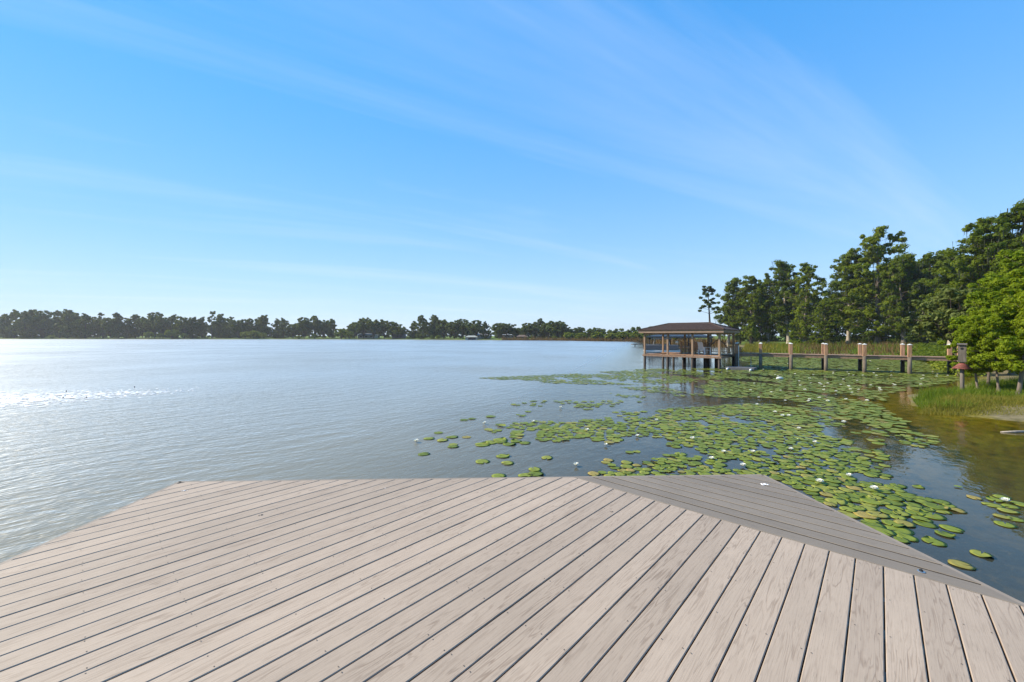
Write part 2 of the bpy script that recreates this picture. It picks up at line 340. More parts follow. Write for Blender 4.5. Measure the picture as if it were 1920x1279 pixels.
def ground_mat():
    m, n, l = mat_new('ground')
    g = n('ShaderNodeNewGeometry'); sp = n('ShaderNodeSeparateXYZ'); l(g.outputs['Position'], sp.inputs[0])
    n1 = n('ShaderNodeTexNoise'); n1.inputs['Scale'].default_value = 0.8; n1.inputs['Detail'].default_value = 6; l(g.outputs['Position'], n1.inputs['Vector'])
    n2 = n('ShaderNodeTexNoise'); n2.inputs['Scale'].default_value = 3.5; n2.inputs['Detail'].default_value = 8; n2.inputs['Roughness'].default_value = 0.7; l(g.outputs['Position'], n2.inputs['Vector'])
    n3 = n('ShaderNodeTexNoise'); n3.inputs['Scale'].default_value = 0.05; n3.inputs['Detail'].default_value = 3; l(g.outputs['Position'], n3.inputs['Vector'])
    bed = ramp(n, l, n2.outputs['Fac'], [(0.32, (0.045, 0.045, 0.008)), (0.5, (0.17, 0.140, 0.016)), (0.68, (0.30, 0.22, 0.035))])
    sand = ramp(n, l, n2.outputs['Fac'], [(0.30, (0.10, 0.085, 0.035)), (0.7, (0.27, 0.215, 0.12))])
    grass = ramp(n, l, n1.outputs['Fac'], [(0.30, (0.05, 0.075, 0.014)), (0.55, (0.10, 0.135, 0.02)), (0.75, (0.16, 0.165, 0.035))])
    lawn = ramp(n, l, n1.outputs['Fac'], [(0.30, (0.12, 0.19, 0.02)), (0.7, (0.19, 0.25, 0.035))])
    mgl = n('ShaderNodeMapRange'); mgl.inputs['From Min'].default_value = 0.47; mgl.inputs['From Max'].default_value = 0.56; l(n3.outputs['Fac'], mgl.inputs['Value'])
    gl = n('ShaderNodeMix'); gl.data_type = 'RGBA'; l(mgl.outputs[0], gl.inputs['Factor']); l(grass.outputs[0], gl.inputs[6]); l(lawn.outputs[0], gl.inputs[7])
    zz = n('ShaderNodeMath'); zz.operation = 'MULTIPLY_ADD'; l(n1.outputs['Fac'], zz.inputs[0]); zz.inputs[1].default_value = -0.16; l(sp.outputs['Z'], zz.inputs[2])
    f1 = n('ShaderNodeMapRange'); f1.inputs['From Min'].default_value = -0.10; f1.inputs['From Max'].default_value = -0.05; l(zz.outputs[0], f1.inputs['Value'])
    f2 = n('ShaderNodeMapRange'); f2.inputs['From Min'].default_value = 0.03; f2.inputs['From Max'].default_value = 0.10; l(zz.outputs[0], f2.inputs['Value'])
    m1 = n('ShaderNodeMix'); m1.data_type = 'RGBA'; l(f1.outputs[0], m1.inputs['Factor']); l(bed.outputs[0], m1.inputs[6]); l(sand.outputs[0], m1.inputs[7])
    m2 = n('ShaderNodeMix'); m2.data_type = 'RGBA'; l(f2.outputs[0], m2.inputs['Factor']); l(m1.outputs[2], m2.inputs[6]); l(gl.outputs[2], m2.inputs[7])
    b = n('ShaderNodeBsdfPrincipled'); l(m2.outputs[2], b.inputs['Base Color']); b.inputs['Roughness'].default_value = 0.9; b.inputs['Specular IOR Level'].default_value = 0.1
    bp = n('ShaderNodeBump'); bp.inputs['Strength'].default_value = 0.6; bp.inputs['Distance'].default_value = 0.08; l(n2.outputs['Fac'], bp.inputs['Height']); l(bp.outputs[0], b.inputs['Normal'])
    o = n('ShaderNodeOutputMaterial'); l(b.outputs[0], o.inputs[0]); return m
M['ground'] = ground_mat()
gm_ = np_mesh('ground', np.column_stack([P2, HZ]), Q, mat=M['ground'])
gm_.polygons.foreach_set('use_smooth', [True] * len(gm_.polygons))
tag(link('ground', gm_), 'grassy lake shore sloping down to a golden sandy lake bed', None, None, 'structure')

def water_mat():
    m, n, l = mat_new('lake_water')
    g = n('ShaderNodeNewGeometry'); sp = n('ShaderNodeSeparateXYZ'); l(g.outputs['Position'], sp.inputs[0])
    def waves(rot, scv, scale, detail, rough, dist):
        # domain is warped slightly so that crests bend
        wn = n('ShaderNodeTexNoise'); wn.inputs['Scale'].default_value = 0.09; wn.inputs['Detail'].default_value = 1; l(g.outputs['Position'], wn.inputs['Vector'])
        wv = n('ShaderNodeVectorMath'); wv.operation = 'SCALE'; wv.inputs['Scale'].default_value = 3.5; l(wn.outputs['Color'], wv.inputs[0])
        wa = n('ShaderNodeVectorMath'); wa.operation = 'ADD'; l(g.outputs['Position'], wa.inputs[0]); l(wv.outputs[0], wa.inputs[1])
        mp = n('ShaderNodeMapping'); mp.inputs['Rotation'].default_value = (0, 0, rot); l(wa.outputs[0], mp.inputs[0])
        m2 = n('ShaderNodeMapping'); m2.inputs['Scale'].default_value = scv; l(mp.outputs[0], m2.inputs[0])
        t = n('ShaderNodeTexNoise'); t.inputs['Scale'].default_value = scale; t.inputs['Detail'].default_value = detail
        t.inputs['Roughness'].default_value = rough; t.inputs['Distortion'].default_value = dist; l(m2.outputs[0], t.inputs['Vector'])
        return t
    CR = math.radians(55)           # crests run 35 deg clockwise of +Y: rotate so that they lie along local x
    a = waves(-CR, (0.30, 1.0, 1), 1.9, 4, 0.6, 0.3)
    b_ = waves(-CR + 0.35, (0.40, 1.0, 1), 5.5, 3, 0.6, 0.3)
    c = waves(-CR - 0.7, (0.5, 1.0, 1), 9.0, 2, 0.5, 0.2)
    # sheltered water right of the dock and near the lilies is calmer
    shel = n('ShaderNodeMath'); shel.operation = 'MULTIPLY_ADD'; l(sp.outputs['Y'], shel.inputs[0]); shel.inputs[1].default_value = -0.32; l(sp.outputs['X'], shel.inputs[2])
    sr = n('ShaderNodeMapRange'); sr.interpolation_type = 'SMOOTHSTEP'; sr.inputs['From Min'].default_value = -8.0; sr.inputs['From Max'].default_value = 3.0; sr.inputs['To Min'].default_value = 1.0; sr.inputs['To Max'].default_value = 0.10
    l(shel.outputs[0], sr.inputs['Value'])
    pn = n('ShaderNodeTexNoise'); pn.inputs['Scale'].default_value = 0.06; pn.inputs['Detail'].default_value = 3; l(g.outputs['Position'], pn.inputs['Vector'])
    pr = n('ShaderNodeMapRange'); pr.inputs['From Min'].default_value = 0.35; pr.inputs['From Max'].default_value = 0.65; pr.inputs['To Min'].default_value = 0.55; pr.inputs['To Max'].default_value = 1.15; l(pn.outputs['Fac'], pr.inputs['Value'])
    st = n('ShaderNodeMath'); st.operation = 'MULTIPLY'; l(sr.outputs[0], st.inputs[0]); l(pr.outputs[0], st.inputs[1])
    h1 = n('ShaderNodeMath'); h1.operation = 'MULTIPLY_ADD'; l(b_.outputs['Fac'], h1.inputs[0]); h1.inputs[1].default_value = 0.36
    h0 = n('ShaderNodeMath'); h0.operation = 'MULTIPLY'; l(a.outputs['Fac'], h0.inputs[0]); h0.inputs[1].default_value = 0.55; l(h0.outputs[0], h1.inputs[2])
    h2 = n('ShaderNodeMath'); h2.operation = 'MULTIPLY_ADD'; l(c.outputs['Fac'], h2.inputs[0]); h2.inputs[1].default_value = 0.10; l(h1.outputs[0], h2.inputs[2])
    hs = n('ShaderNodeMath'); hs.operation = 'MULTIPLY'; l(h2.outputs[0], hs.inputs[0]); l(st.outputs[0], hs.inputs[1])
    bp = n('ShaderNodeBump'); bp.inputs['Strength'].default_value = 1.0; bp.inputs['Distance'].default_value = 0.145; l(hs.outputs[0], bp.inputs['Height'])
    # capillary ripples too small to model: open water is rougher than the sheltered corner
    rgh = n('ShaderNodeMapRange'); rgh.inputs['From Min'].default_value = 0.1; rgh.inputs['From Max'].default_value = 1.0; rgh.inputs['To Min'].default_value = 0.03; rgh.inputs['To Max'].default_value = 0.33; l(sr.outputs[0], rgh.inputs['Value'])
    # light passes the sheet unrefracted, so the reflectance from below equals that from above
    iorm = n('ShaderNodeMath'); iorm.operation = 'MULTIPLY_ADD'; l(g.outputs['Backfacing'], iorm.inputs[0]); iorm.inputs[1].default_value = 1 / 1.33 - 1.33; iorm.inputs[2].default_value = 1.33
    fr = n('ShaderNodeFresnel'); l(iorm.outputs[0], fr.inputs['IOR']); l(bp.outputs[0], fr.inputs['Normal'])
    gl = n('ShaderNodeBsdfGlossy'); gl.inputs['Color'].default_value = (1.0, 0.97, 0.91, 1); l(rgh.outputs[0], gl.inputs['Roughness']); l(bp.outputs[0], gl.inputs['Normal'])
    df = n('ShaderNodeBsdfDiffuse'); mdf = n('ShaderNodeMix'); mdf.data_type = 'RGBA'; l(sr.outputs[0], mdf.inputs['Factor'])   # wind-stirred silt outside, clear tannin-brown water in the shelter
    mdf.inputs[6].default_value = (0.035, 0.036, 0.026, 1); mdf.inputs[7].default_value = (0.20, 0.185, 0.135, 1); l(mdf.outputs[2], df.inputs['Color'])
    tr = n('ShaderNodeBsdfTransparent'); tr.inputs['Color'].default_value = (0.86, 0.80, 0.50, 1)
    at_ = n('ShaderNodeAttribute'); at_.attribute_name = 'depth'; at_.attribute_type = 'GEOMETRY'
    mk = n('ShaderNodeMapRange'); mk.inputs['From Min'].default_value = 0.0; mk.inputs['From Max'].default_value = 1.05; mk.inputs['To Min'].default_value = 0.0; mk.inputs['To Max'].default_value = 1.0; l(at_.outputs['Fac'], mk.inputs['Value'])
    body = n('ShaderNodeMixShader'); l(mk.outputs[0], body.inputs[0]); l(tr.outputs[0], body.inputs[1]); l(df.outputs[0], body.inputs[2])
    mx = n('ShaderNodeMixShader'); l(fr.outputs[0], mx.inputs[0]); l(body.outputs[0], mx.inputs[1]); l(gl.outputs[0], mx.inputs[2])
    o = n('ShaderNodeOutputMaterial'); l(mx.outputs[0], o.inputs[0]); return m
M['water'] = water_mat()
# one level sheet of water carrying the depth of the bed below it
wmesh = np_mesh('lake_water', np.column_stack([P2, np.zeros(len(P2))]), Q[(HZ[Q].min(axis=1) < 0.05)], mat=M['water'])
at_d = wmesh.attributes.new('depth', 'FLOAT', 'POINT'); at_d.data.foreach_set('value', np.maximum(-HZ, 0).astype(np.float32))
tag(link('lake_water', wmesh), 'silvery rippled lake water, calm and dark among the lilies', None, None, 'structure')

# ------------------------------------------------------------------ the dock we stand on
def clip(poly, p, nrm):
    """keep the side of the line where (q-p).nrm >= 0"""
    out = []
    for i, a in enumerate(poly):
        b = poly[(i + 1) % len(poly)]
        da = (a[0] - p[0]) * nrm[0] + (a[1] - p[1]) * nrm[1]; db = (b[0] - p[0]) * nrm[0] + (b[1] - p[1]) * nrm[1]
        if da >= 0: out.append(a)
        if (da >= 0) != (db >= 0):
            t = da / (da - db); out.append((a[0] + t * (b[0] - a[0]), a[1] + t * (b[1] - a[1])))
    return out
h_ = HC - DECK_Z
def dk(px, py):
    Y = F * h_ / (py - HY); return ((px - CX) / F * Y, Y)
FL, FR = dk(337, 903), dk(1430, 890)
RB0 = dk(1920, 1133); LB0 = dk(0, 1058)
def ext(a, b, Y):
    t = (Y - a[1]) / (b[1] - a[1]); return (a[0] + t * (b[0] - a[0]), Y)
BACK = -2.2
DECK = [FL, ext(FL, LB0, BACK), ext(FR, RB0, BACK), FR]       # counter-clockwise from above
bt = Vector((690, 755)).normalized()                          # tan boards run this way
bn = Vector((bt.y, -bt.x))
B0, B1 = dk(1086, 897.5), dk(1920, 1137)                        # seam between tan and grey boards
sd = (Vector(B1) - Vector(B0)).normalized(); sn_ = Vector((-sd.y, sd.x))   # sn_ points to the grey side
dock = empty('dock', (0, 0, 0))
tag(dock, 'tan composite deck of diagonal boards in the foreground, duller sheen at right coloured grey', 'dock')

def board(poly, org, ang, mat, dz=0.0, edge='board_edge'):
    """one board: polygon in world xy, 25 mm thick, eased top edges; local x along the grain"""
    if len(poly) < 3: return
    A = 0.5 * abs(sum(poly[i][0] * poly[(i + 1) % len(poly)][1] - poly[(i + 1) % len(poly)][0] * poly[i][1] for i in range(len(poly))))
    if A < 0.002: return
    R = Matrix.Rotation(-ang, 2)
    bm = bmesh.new()
    loc = []
    for p in poly:
        q = R @ (Vector(p) - Vector(org))
        if not loc or (q - loc[-1]).length > 0.004: loc.append(q)
    if (loc[0] - loc[-1]).length < 0.004: loc.pop()
    if len(loc) < 3: bm.free(); return
    f = bm.faces.new([bm.verts.new((q.x, q.y, -0.025)) for q in loc]); f.normal_update()
    if f.normal.z > 0: f.normal_flip()
    r = bmesh.ops.extrude_face_region(bm, geom=[f])
    tv = [e for e in r['geom'] if isinstance(e, bmesh.types.BMVert)]
    bmesh.ops.translate(bm, vec=(0, 0, 0.025), verts=tv)
    te = [e for e in bm.edges if all(v.co.z > -0.001 for v in e.verts) and e.calc_length() > 0.012]
    bmesh.ops.bevel(bm, geom=te, offset=0.004, segments=1, affect='EDGES', clamp_overlap=True)
    bmesh.ops.recalc_face_normals(bm, faces=bm.faces)
    for fc in bm.faces:
        if abs(fc.normal.z) < 0.2: fc.material_index = 1
    me = bpy.data.meshes.new('plank'); bm.to_mesh(me); bm.free()
    o = link('plank', me, dock, mat); me.materials.append(M[edge]); o.location = (org[0], org[1], DECK_Z + dz); o.rotation_euler = (0, 0, ang)
    return o
PITCH, GAP, GAPG = 0.1465, 0.0062, 0.0170
ang_t = math.atan2(bt.y, bt.x)
inset = 0.012
def inset_deck():
    P = DECK; out = P
    for i in range(4):
        a, b = Vector(P[i]), Vector(P[(i + 1) % 4]); d = (b - a).normalized(); nn = Vector((-d.y, d.x))
        out = clip(out, a + nn * inset, nn)
    return out
DIN = inset_deck()
# phase: a seam passes through photo point (1657,1065)
ph = Vector(dk(1657, 1066)).dot(bn)
tan_reg = clip(DIN, Vector(B0) - sn_ * 0.004, -sn_)
for k in range(-48, 26):
    lo = ph + k * PITCH + GAP / 2; hi = ph + (k + 1) * PITCH - GAP / 2
    p = clip(tan_reg, bn * lo, bn); p = clip(p, bn * hi, -bn) if p else p
    if p:
        mid = bn * ((lo + hi) / 2)
        u = sum((Vector(q).dot(bt) for q in p)) / len(p)
        board(p, mid + bt * u, ang_t, M['tan'], RND.uniform(-0.0012, 0.0012))
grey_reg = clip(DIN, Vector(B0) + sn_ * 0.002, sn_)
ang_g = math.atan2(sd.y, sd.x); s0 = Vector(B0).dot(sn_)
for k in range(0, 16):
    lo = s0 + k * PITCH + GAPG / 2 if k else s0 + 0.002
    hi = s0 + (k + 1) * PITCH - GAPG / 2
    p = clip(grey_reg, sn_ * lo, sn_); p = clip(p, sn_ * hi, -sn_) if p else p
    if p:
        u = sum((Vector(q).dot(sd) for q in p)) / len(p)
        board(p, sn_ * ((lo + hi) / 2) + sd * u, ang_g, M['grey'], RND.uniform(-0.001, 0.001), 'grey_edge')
# rim boards round the outside
for i, nm in ((0, 'L'), (2, 'R'), (3, 'F')):
    a, b = Vector(DECK[i]), Vector(DECK[(i + 1) % 4]); d = (b - a); Ln = d.length; d.normalize(); nn = Vector((-d.y, d.x))
    c = (a + b) / 2 - nn * 0.006
    m_ = MB().box((0, 0, 0), (Ln + 0.03, 0.034, 0.20)).build('rim_board', M['trim'], dock)
    m_.location = (c.x, c.y, DECK_Z - 0.104); m_.rotation_euler = (0, 0, math.atan2(d.y, d.x))
# joists, square to the tan boards, and screw heads on them
sc_v, sc_f = [], []
dk_center = Vector((-0.3, 1.0))
for j in range(-16, 17):
    off = j * 0.406 + 0.05
    hw = 0.019
    p = clip(clip(DIN, bt * (off - hw), bt), bt * (off + hw), -bt)
    if len(p) >= 3:
        a = min(q[0] * bn.x + q[1] * bn.y for q in p) + 0.06; b = max(q[0] * bn.x + q[1] * bn.y for q in p) - 0.06
        if b - a > 0.3:
            c = bt * off + bn * ((a + b) / 2)
            o = MB().box((0, 0, 0), (b - a, 0.038, 0.15)).build('joist', M['frame'], dock)
            o.location = (c.x, c.y, DECK_Z - 0.025 - 0.0778 - 0.0003 * (j % 3)); o.rotation_euler = (0, 0, math.atan2(bn.y, bn.x))
    for k in range(-48, 26):
        for e in (0.022, PITCH - 0.022):
            q = bt * (off + RND.uniform(-0.006, 0.006)) + bn * (ph + k * PITCH + e + RND.uniform(-0.004, 0.004))
            poly = tan_reg; ok = True
            for i in range(len(poly)):
                A_, B_ = Vector(poly[i]), Vector(poly[(i + 1) % len(poly)]); dd = (B_ - A_)
                if dd.length > 1e-6 and (dd.x * (q.y - A_.y) - dd.y * (q.x - A_.x)) / dd.length < 0.02: ok = False; break
            if ok and q.y > 0.2 and RND.random() < 0.5:
                b0 = len(sc_v); r = 0.0034
                sc_v += [(q.x + r * math.cos(t), q.y + r * math.sin(t), DECK_Z + 0.0022) for t in [k2 * math.pi / 3 for k2 in range(6)]]
                sc_f.append(tuple(range(b0, b0 + 6)))
mb = MB(); mb.v, mb.f = sc_v, sc_f
tag(mb.build('deck_screw', M['screw'], dock), kind='stuff')
# support piles
for (x, y) in [(-3.3, 4.1), (-0.4, 4.2), (2.5, 4.25), (-3.2, 1.0), (-0.3, 1.0), (2.7, 1.0), (-3.1, -1.8), (2.7, -1.8)]:
    o = MB().tube([(0, 0, -2.2), (0, 0, DECK_Z - 0.19)], 0.11, 12).build('pile', M['pile'], dock); o.location = (x, y, 0)
# small fittings and dirt on the boards
p = dk(1727, 1072)
fit = empty('metal_deck_fitting', (p[0], p[1], DECK_Z))
tag(fit, 'small round steel fitting set in the grey boards at the right edge', 'fitting')
MB().tube([(0, 0, 0.0005), (0, 0, 0.004), (0, 0, 0.006)], [0.021, 0.021, 0.017], 20).build('flange', M['steel'], fit, False)
MB().tube([(0, 0, 0.006), (0, 0, 0.013), (0, 0, 0.017)], [0.011, 0.010, 0.005], 12).build('bolt_head', M['dark'], fit, False)
def splat(px, py, size, label, seed, name='bird_dropping', n=5, mat='dropping'):
    r = random.Random(seed); p = dk(px, py); mb = MB()
    for i in range(n):
        cx_, cy_ = r.uniform(-size, size), r.uniform(-size, size) * 0.4; rr = size * r.uniform(0.2, 0.5)
        pts = [(cx_ + rr * r.uniform(0.6, 1.2) * math.cos(t), cy_ + rr * r.uniform(0.6, 1.2) * math.sin(t)) for t in [k * 2 * math.pi / 9 for k in range(9)]]
        z0 = 0.0025 + 0.0003 * i
        mb.add([(x, y, z0) for x, y in pts] + [(cx_, cy_, z0 + rr * 0.35)], [(k, (k + 1) % 9, 9) for k in range(9)])
    o = mb.build(name, M[mat], None); o.location = (p[0], p[1], DECK_Z)
    tag(o, label, 'bird dropping' if mat == 'dropping' else 'debris')
splat(1436, 909, 0.045, 'white streaky bird dropping at the far corner of the grey boards', 1, n=6)
splat(346, 921, 0.025, 'little white bird dropping by the far left dock corner', 2, n=3)
splat(724, 916, 0.015, 'tiny white bird dropping near the far edge, middle of the dock', 3, n=2)
splat(489, 966, 0.022, 'dark speck of debris on the tan boards at left', 4, 'leaf_litter', 3, 'screw')
splat(1147, 960, 0.018, 'dark speck of debris near the seam with the grey boards', 5, 'leaf_litter', 3, 'screw')

# ------------------------------------------------------------------ lily pads and flowers
def pad_mat():
    m, n, l = mat_new('lily_pad')
    tc = n('ShaderNodeTexCoord'); oi = n('ShaderNodeObjectInfo'); g = n('ShaderNodeNewGeometry')
    # per-pad tone: object random for single pads, island random inside the joined mass
    a = n('ShaderNodeMath'); a.operation = 'ADD'; l(oi.outputs['Random'], a.inputs[0]); l(g.outputs['Random Per Island'], a.inputs[1])
    fr = n('ShaderNodeMath'); fr.operation = 'FRACT'; l(a.outputs[0], fr.inputs[0])
    r = ramp(n, l, fr.outputs[0], [(0.0, (0.105, 0.140, 0.018)), (0.35, (0.138, 0.176, 0.022)), (0.7, (0.172, 0.208, 0.026)), (0.93, (0.225, 0.232, 0.04)), (1.0, (0.24, 0.20, 0.05))])
    nz = n('ShaderNodeTexNoise'); nz.inputs['Scale'].default_value = 14; nz.inputs['Detail'].default_value = 4; l(g.outputs['Position'], nz.inputs['Vector'])
    mr = n('ShaderNodeMapRange'); mr.inputs['From Min'].default_value = 0.3; mr.inputs['From Max'].default_value = 0.7; mr.inputs['To Min'].default_value = 0.78; mr.inputs['To Max'].default_value = 1.15; l(nz.outputs['Fac'], mr.inputs['Value'])
    # torn brown blotches on some leaves
    nb_ = n('ShaderNodeTexNoise'); nb_.inputs['Scale'].default_value = 5.5; nb_.inputs['Detail'].default_value = 3; l(g.outputs['Position'], nb_.inputs['Vector'])
    br = n('ShaderNodeMapRange'); br.inputs['From Min'].default_value = 0.62; br.inputs['From Max'].default_value = 0.74; br.inputs['To Max'].default_value = 0.55; l(nb_.outputs['Fac'], br.inputs['Value'])
    bm_ = n('ShaderNodeMix'); bm_.data_type = 'RGBA'; l(br.outputs[0], bm_.inputs['Factor']); l(r.outputs[0], bm_.inputs[6]); bm_.inputs[7].default_value = (0.20, 0.15, 0.035, 1)
    vs = n('ShaderNodeVectorMath'); vs.operation = 'SCALE'; l(bm_.outputs[2], vs.inputs[0]); l(mr.outputs[0], vs.inputs['Scale'])
    b = n('ShaderNodeBsdfPrincipled'); l(vs.outputs[0], b.inputs['Base Color']); b.inputs['Roughness'].default_value = 0.55; b.inputs['Specular IOR Level'].default_value = 0.14
    o = n('ShaderNodeOutputMaterial'); l(b.outputs[0], o.inputs[0]); return m
M['pad_green'] = pad_mat()
M['pad_orange'] = simple('dying_pad', (0.42, 0.19, 0.035), 0.5, 0.4, 12, c2=(0.30, 0.30, 0.06), bump=0)
M['petal'] = simple('petal', (0.86, 0.84, 0.72), 0.5, 0.04, 10, bump=0)
M['stamen'] = simple('stamen', (0.75, 0.50, 0.05), 0.6, 0.1, 10, bump=0)

def pad_shape(seed, seg=22, thick=0.006):
    """round floating leaf of radius 1 with a notch; edges a little wavy"""
    r = random.Random(seed)
    no = r.uniform(0.10, 0.17); k1, k2 = r.uniform(0, 6), r.uniform(0, 6)
    ell = r.uniform(0.88, 1.0)
    up = r.uniform(-0.008, 0.012); cur = r.uniform(0.04, 0.22) if r.random() < 0.3 else 0.0; ct = r.uniform(0, 6.28)
    rim, mid = [], []
    for i in range(seg + 1):
        t = no + (2 * math.pi - 2 * no) * i / seg
        rr = 1.0 + 0.03 * math.sin(3 * t + k1) + 0.015 * math.sin(7 * t + k2)
        if i in (0, seg): rr *= 0.97
        rim.append((rr * math.cos(t), rr * ell * math.sin(t), up + 0.014 * math.sin(4 * t + k2) + 0.014 + cur * max(0, math.cos(t - ct)) ** 6))
        mid.append((0.62 * math.cos(t), 0.62 * ell * math.sin(t), 0.002))
    return rim, mid
def pad_mesh(seed):
    rim, mid = pad_shape(seed); n_ = len(rim)
    v = [(0.06, 0, 0.004)] + mid + rim + [(x * 0.985, y * 0.985, z - 0.006) for x, y, z in rim]
    f = []
    for i in range(n_ - 1):
        f.append((0, 1 + i, 2 + i)); f.append((1 + i, 1 + n_ + i, 2 + n_ + i, 2 + i)); f.append((1 + n_ + i, 1 + 2 * n_ + i, 2 + 2 * n_ + i, 2 + n_ + i))
    m = bpy.data.meshes.new('lily_pad'); m.from_pydata(v, [], f); m.update()
    m.polygons.foreach_set('use_smooth', [True] * len(f)); return m
PADS = [pad_mesh(s) for s in range(24)]
for p_ in PADS: p_.materials.append(M['pad_green'])
PADO = [pad_mesh(30 + s) for s in range(3)]
for p_ in PADO: p_.materials.append(M['pad_orange'])

def wpoly(pts): return [tuple(at(x, y).xy) for x, y in pts]
def inpoly(p, poly):
    c = False; n_ = len(poly)
    for i in range(n_):
        a, b = poly[i], poly[(i + 1) % n_]
        if (a[1] > p[1]) != (b[1] > p[1]) and p[0] < (b[0] - a[0]) * (p[1] - a[1]) / (b[1] - a[1]) + a[0]: c = not c
    return c
pr = random.Random(11)
cells = {}
pads = []          # x, y, r
def near_ok(x, y, r, k):
    cx_, cy_ = int(x // 0.6), int(y // 0.6)
    for i in (-1, 0, 1):
        for j in (-1, 0, 1):
            for (a, b, q) in cells.get((cx_ + i, cy_ + j), ()):
                if (a - x) ** 2 + (b - y) ** 2 < (k * (q + r)) ** 2: return False
    return True
DK_OUT = [(FL[0] - .1, FL[1] + .1), (DECK[1][0] - .1, BACK), (DECK[2][0] + .1, BACK), (FR[0] + .1, FR[1] + .1)]
def put(x, y, r, k=0.8, force=False):
    if inpoly((x, y), DK_OUT): return False
    if not force and not near_ok(x, y, r, k): return False
    cells.setdefault((int(x // 0.6), int(y // 0.6)), []).append((x, y, r)); pads.append((x, y, r)); return True
# single pads that stand alone in the photo: px, py, width px
for px, py, wd in [(1840, 1040, 52), (1803, 1060, 56), (1752, 1017, 50), (1785, 992, 50), (1772, 1003, 44), (1735, 983, 50), (1700, 1008, 48), (1748, 968, 56),
                   (1755, 950, 60), (1792, 957, 45), (1723, 940, 46), (1722, 914, 26), (1797, 914, 18), (1880, 970, 40), (1905, 975, 40), (1828, 934, 34),
                   (1895, 950, 40), (795, 852, 24), (905, 866, 28), (943, 856, 26), (952, 869, 24), (1026, 859, 24), (1003, 881, 26), (1005, 889, 30), (935, 893, 28),
                   (985, 892, 28), (850, 838, 22), (850, 834, 18), (805, 823, 22), (830, 826, 24), (848, 820, 24), (875, 820, 18), (822, 812, 18),
                   (905, 834, 30), (920, 830, 30), (938, 826, 28), (955, 833, 26), (968, 828, 22), (985, 831, 22), (940, 829, 24), (870, 788, 18), (885, 786, 16), (920, 782, 20)]:
    q = at(px, py); put(q.x, q.y, wd * q.y / F / 2 / math.hypot(1, q.x / q.y), force=True)
REG = [  # polygon in the photo, tries, radius range, packing, noise threshold
    ([(900, 800), (1000, 790), (1120, 790), (1130, 830), (1030, 840), (930, 815)], 500, (0.085, 0.13), 0.62, -0.12),
    ([(880, 770), (1000, 752), (1200, 752), (1240, 768), (1000, 785)], 260, (0.09, 0.13), 0.7, 0.12),
    ([(1060, 790), (1240, 768), (1330, 790), (1400, 890), (1000, 900), (1060, 850)], 1900, (0.085, 0.135), 0.68, -0.10),
    ([(1230, 768), (1400, 758), (1560, 800), (1660, 850), (1660, 900), (1440, 892), (1200, 895), (1260, 830)], 4200, (0.085, 0.14), 0.66, -0.30),
    ([(1440, 890), (1650, 880), (1700, 925), (1790, 945), (1790, 965), (1720, 985), (1690, 1015), (1560, 950)], 2000, (0.10, 0.155), 0.64, -0.35),
    ([(1330, 706), (1700, 706), (1725, 752), (1700, 790), (1650, 840), (1560, 800), (1400, 758), (1320, 742)], 6400, (0.095, 0.15), 0.66, -0.22),
    ([(1700, 800), (1740, 790), (1760, 830), (1690, 850), (1640, 850)], 300, (0.09, 0.14), 0.8, 0.0),
    ([(890, 709), (1060, 702), (1200, 692), (1400, 690), (1400, 712), (1200, 722), (1050, 720)], 6500, (0.07, 0.12), 0.6, -0.12),
    ([(1100, 728), (1330, 722), (1330, 742), (1180, 748)], 700, (0.07, 0.11), 0.7, 0.08),
    ([(1380, 692), (1440, 672), (1720, 676), (1800, 694), (1800, 726), (1720, 745), (1700, 708), (1380, 708)], 9000, (0.14, 0.22), 0.64, -0.36),
    ([(1380, 676), (1410, 662), (1480, 660), (1720, 670), (1740, 680), (1440, 684)], 5000, (0.18, 0.28), 0.6, -0.30),
    ([(1840, 925), (1925, 920), (1925, 985), (1870, 985)], 60, (0.08, 0.13), 0.9, 0.05),
]
shore_lim = []
for pts, tries, (r0, r1), k, th in REG:
    W = wpoly(pts); xs = [q[0] for q in W]; ys = [q[1] for q in W]
    n_acc = 0; att = 0
    while att < tries:
        x, y = pr.uniform(min(xs), max(xs)), pr.uniform(min(ys), max(ys))
        if not inpoly((x, y), W): continue
        att += 1
        v = mnoise.noise(Vector((x * 0.55, y * 0.42, 3.1))) + 0.5 * mnoise.noise(Vector((x * 1.7, y * 1.4, 8.0)))
        if v < th: continue
        put(x, y, pr.uniform(r0, r1) * (0.8 if pr.random() < 0.2 else 1), k)
pads_np = np.array(pads)
dsh = shore_dist(pads_np[:, :2])
pads = [p for p, d in zip(pads, dsh) if d < -0.7]
def vis(x, y):
    if y < 0.5: return False
    px, py = proj(x, y)
    if px < -20 or px > 1940: return False
    if px < 1430: return py < 903 - 0.0119 * (px - 337) + 4
    return py < 890 + 0.492 * (px - 1430) + 6
order = sorted([p for p in pads if vis(p[0], p[1])], key=lambda p: -(p[2] / p[1]) ** 2 / p[1])
single = set(order[:296]); rest = [p for p in pads if p not in single]
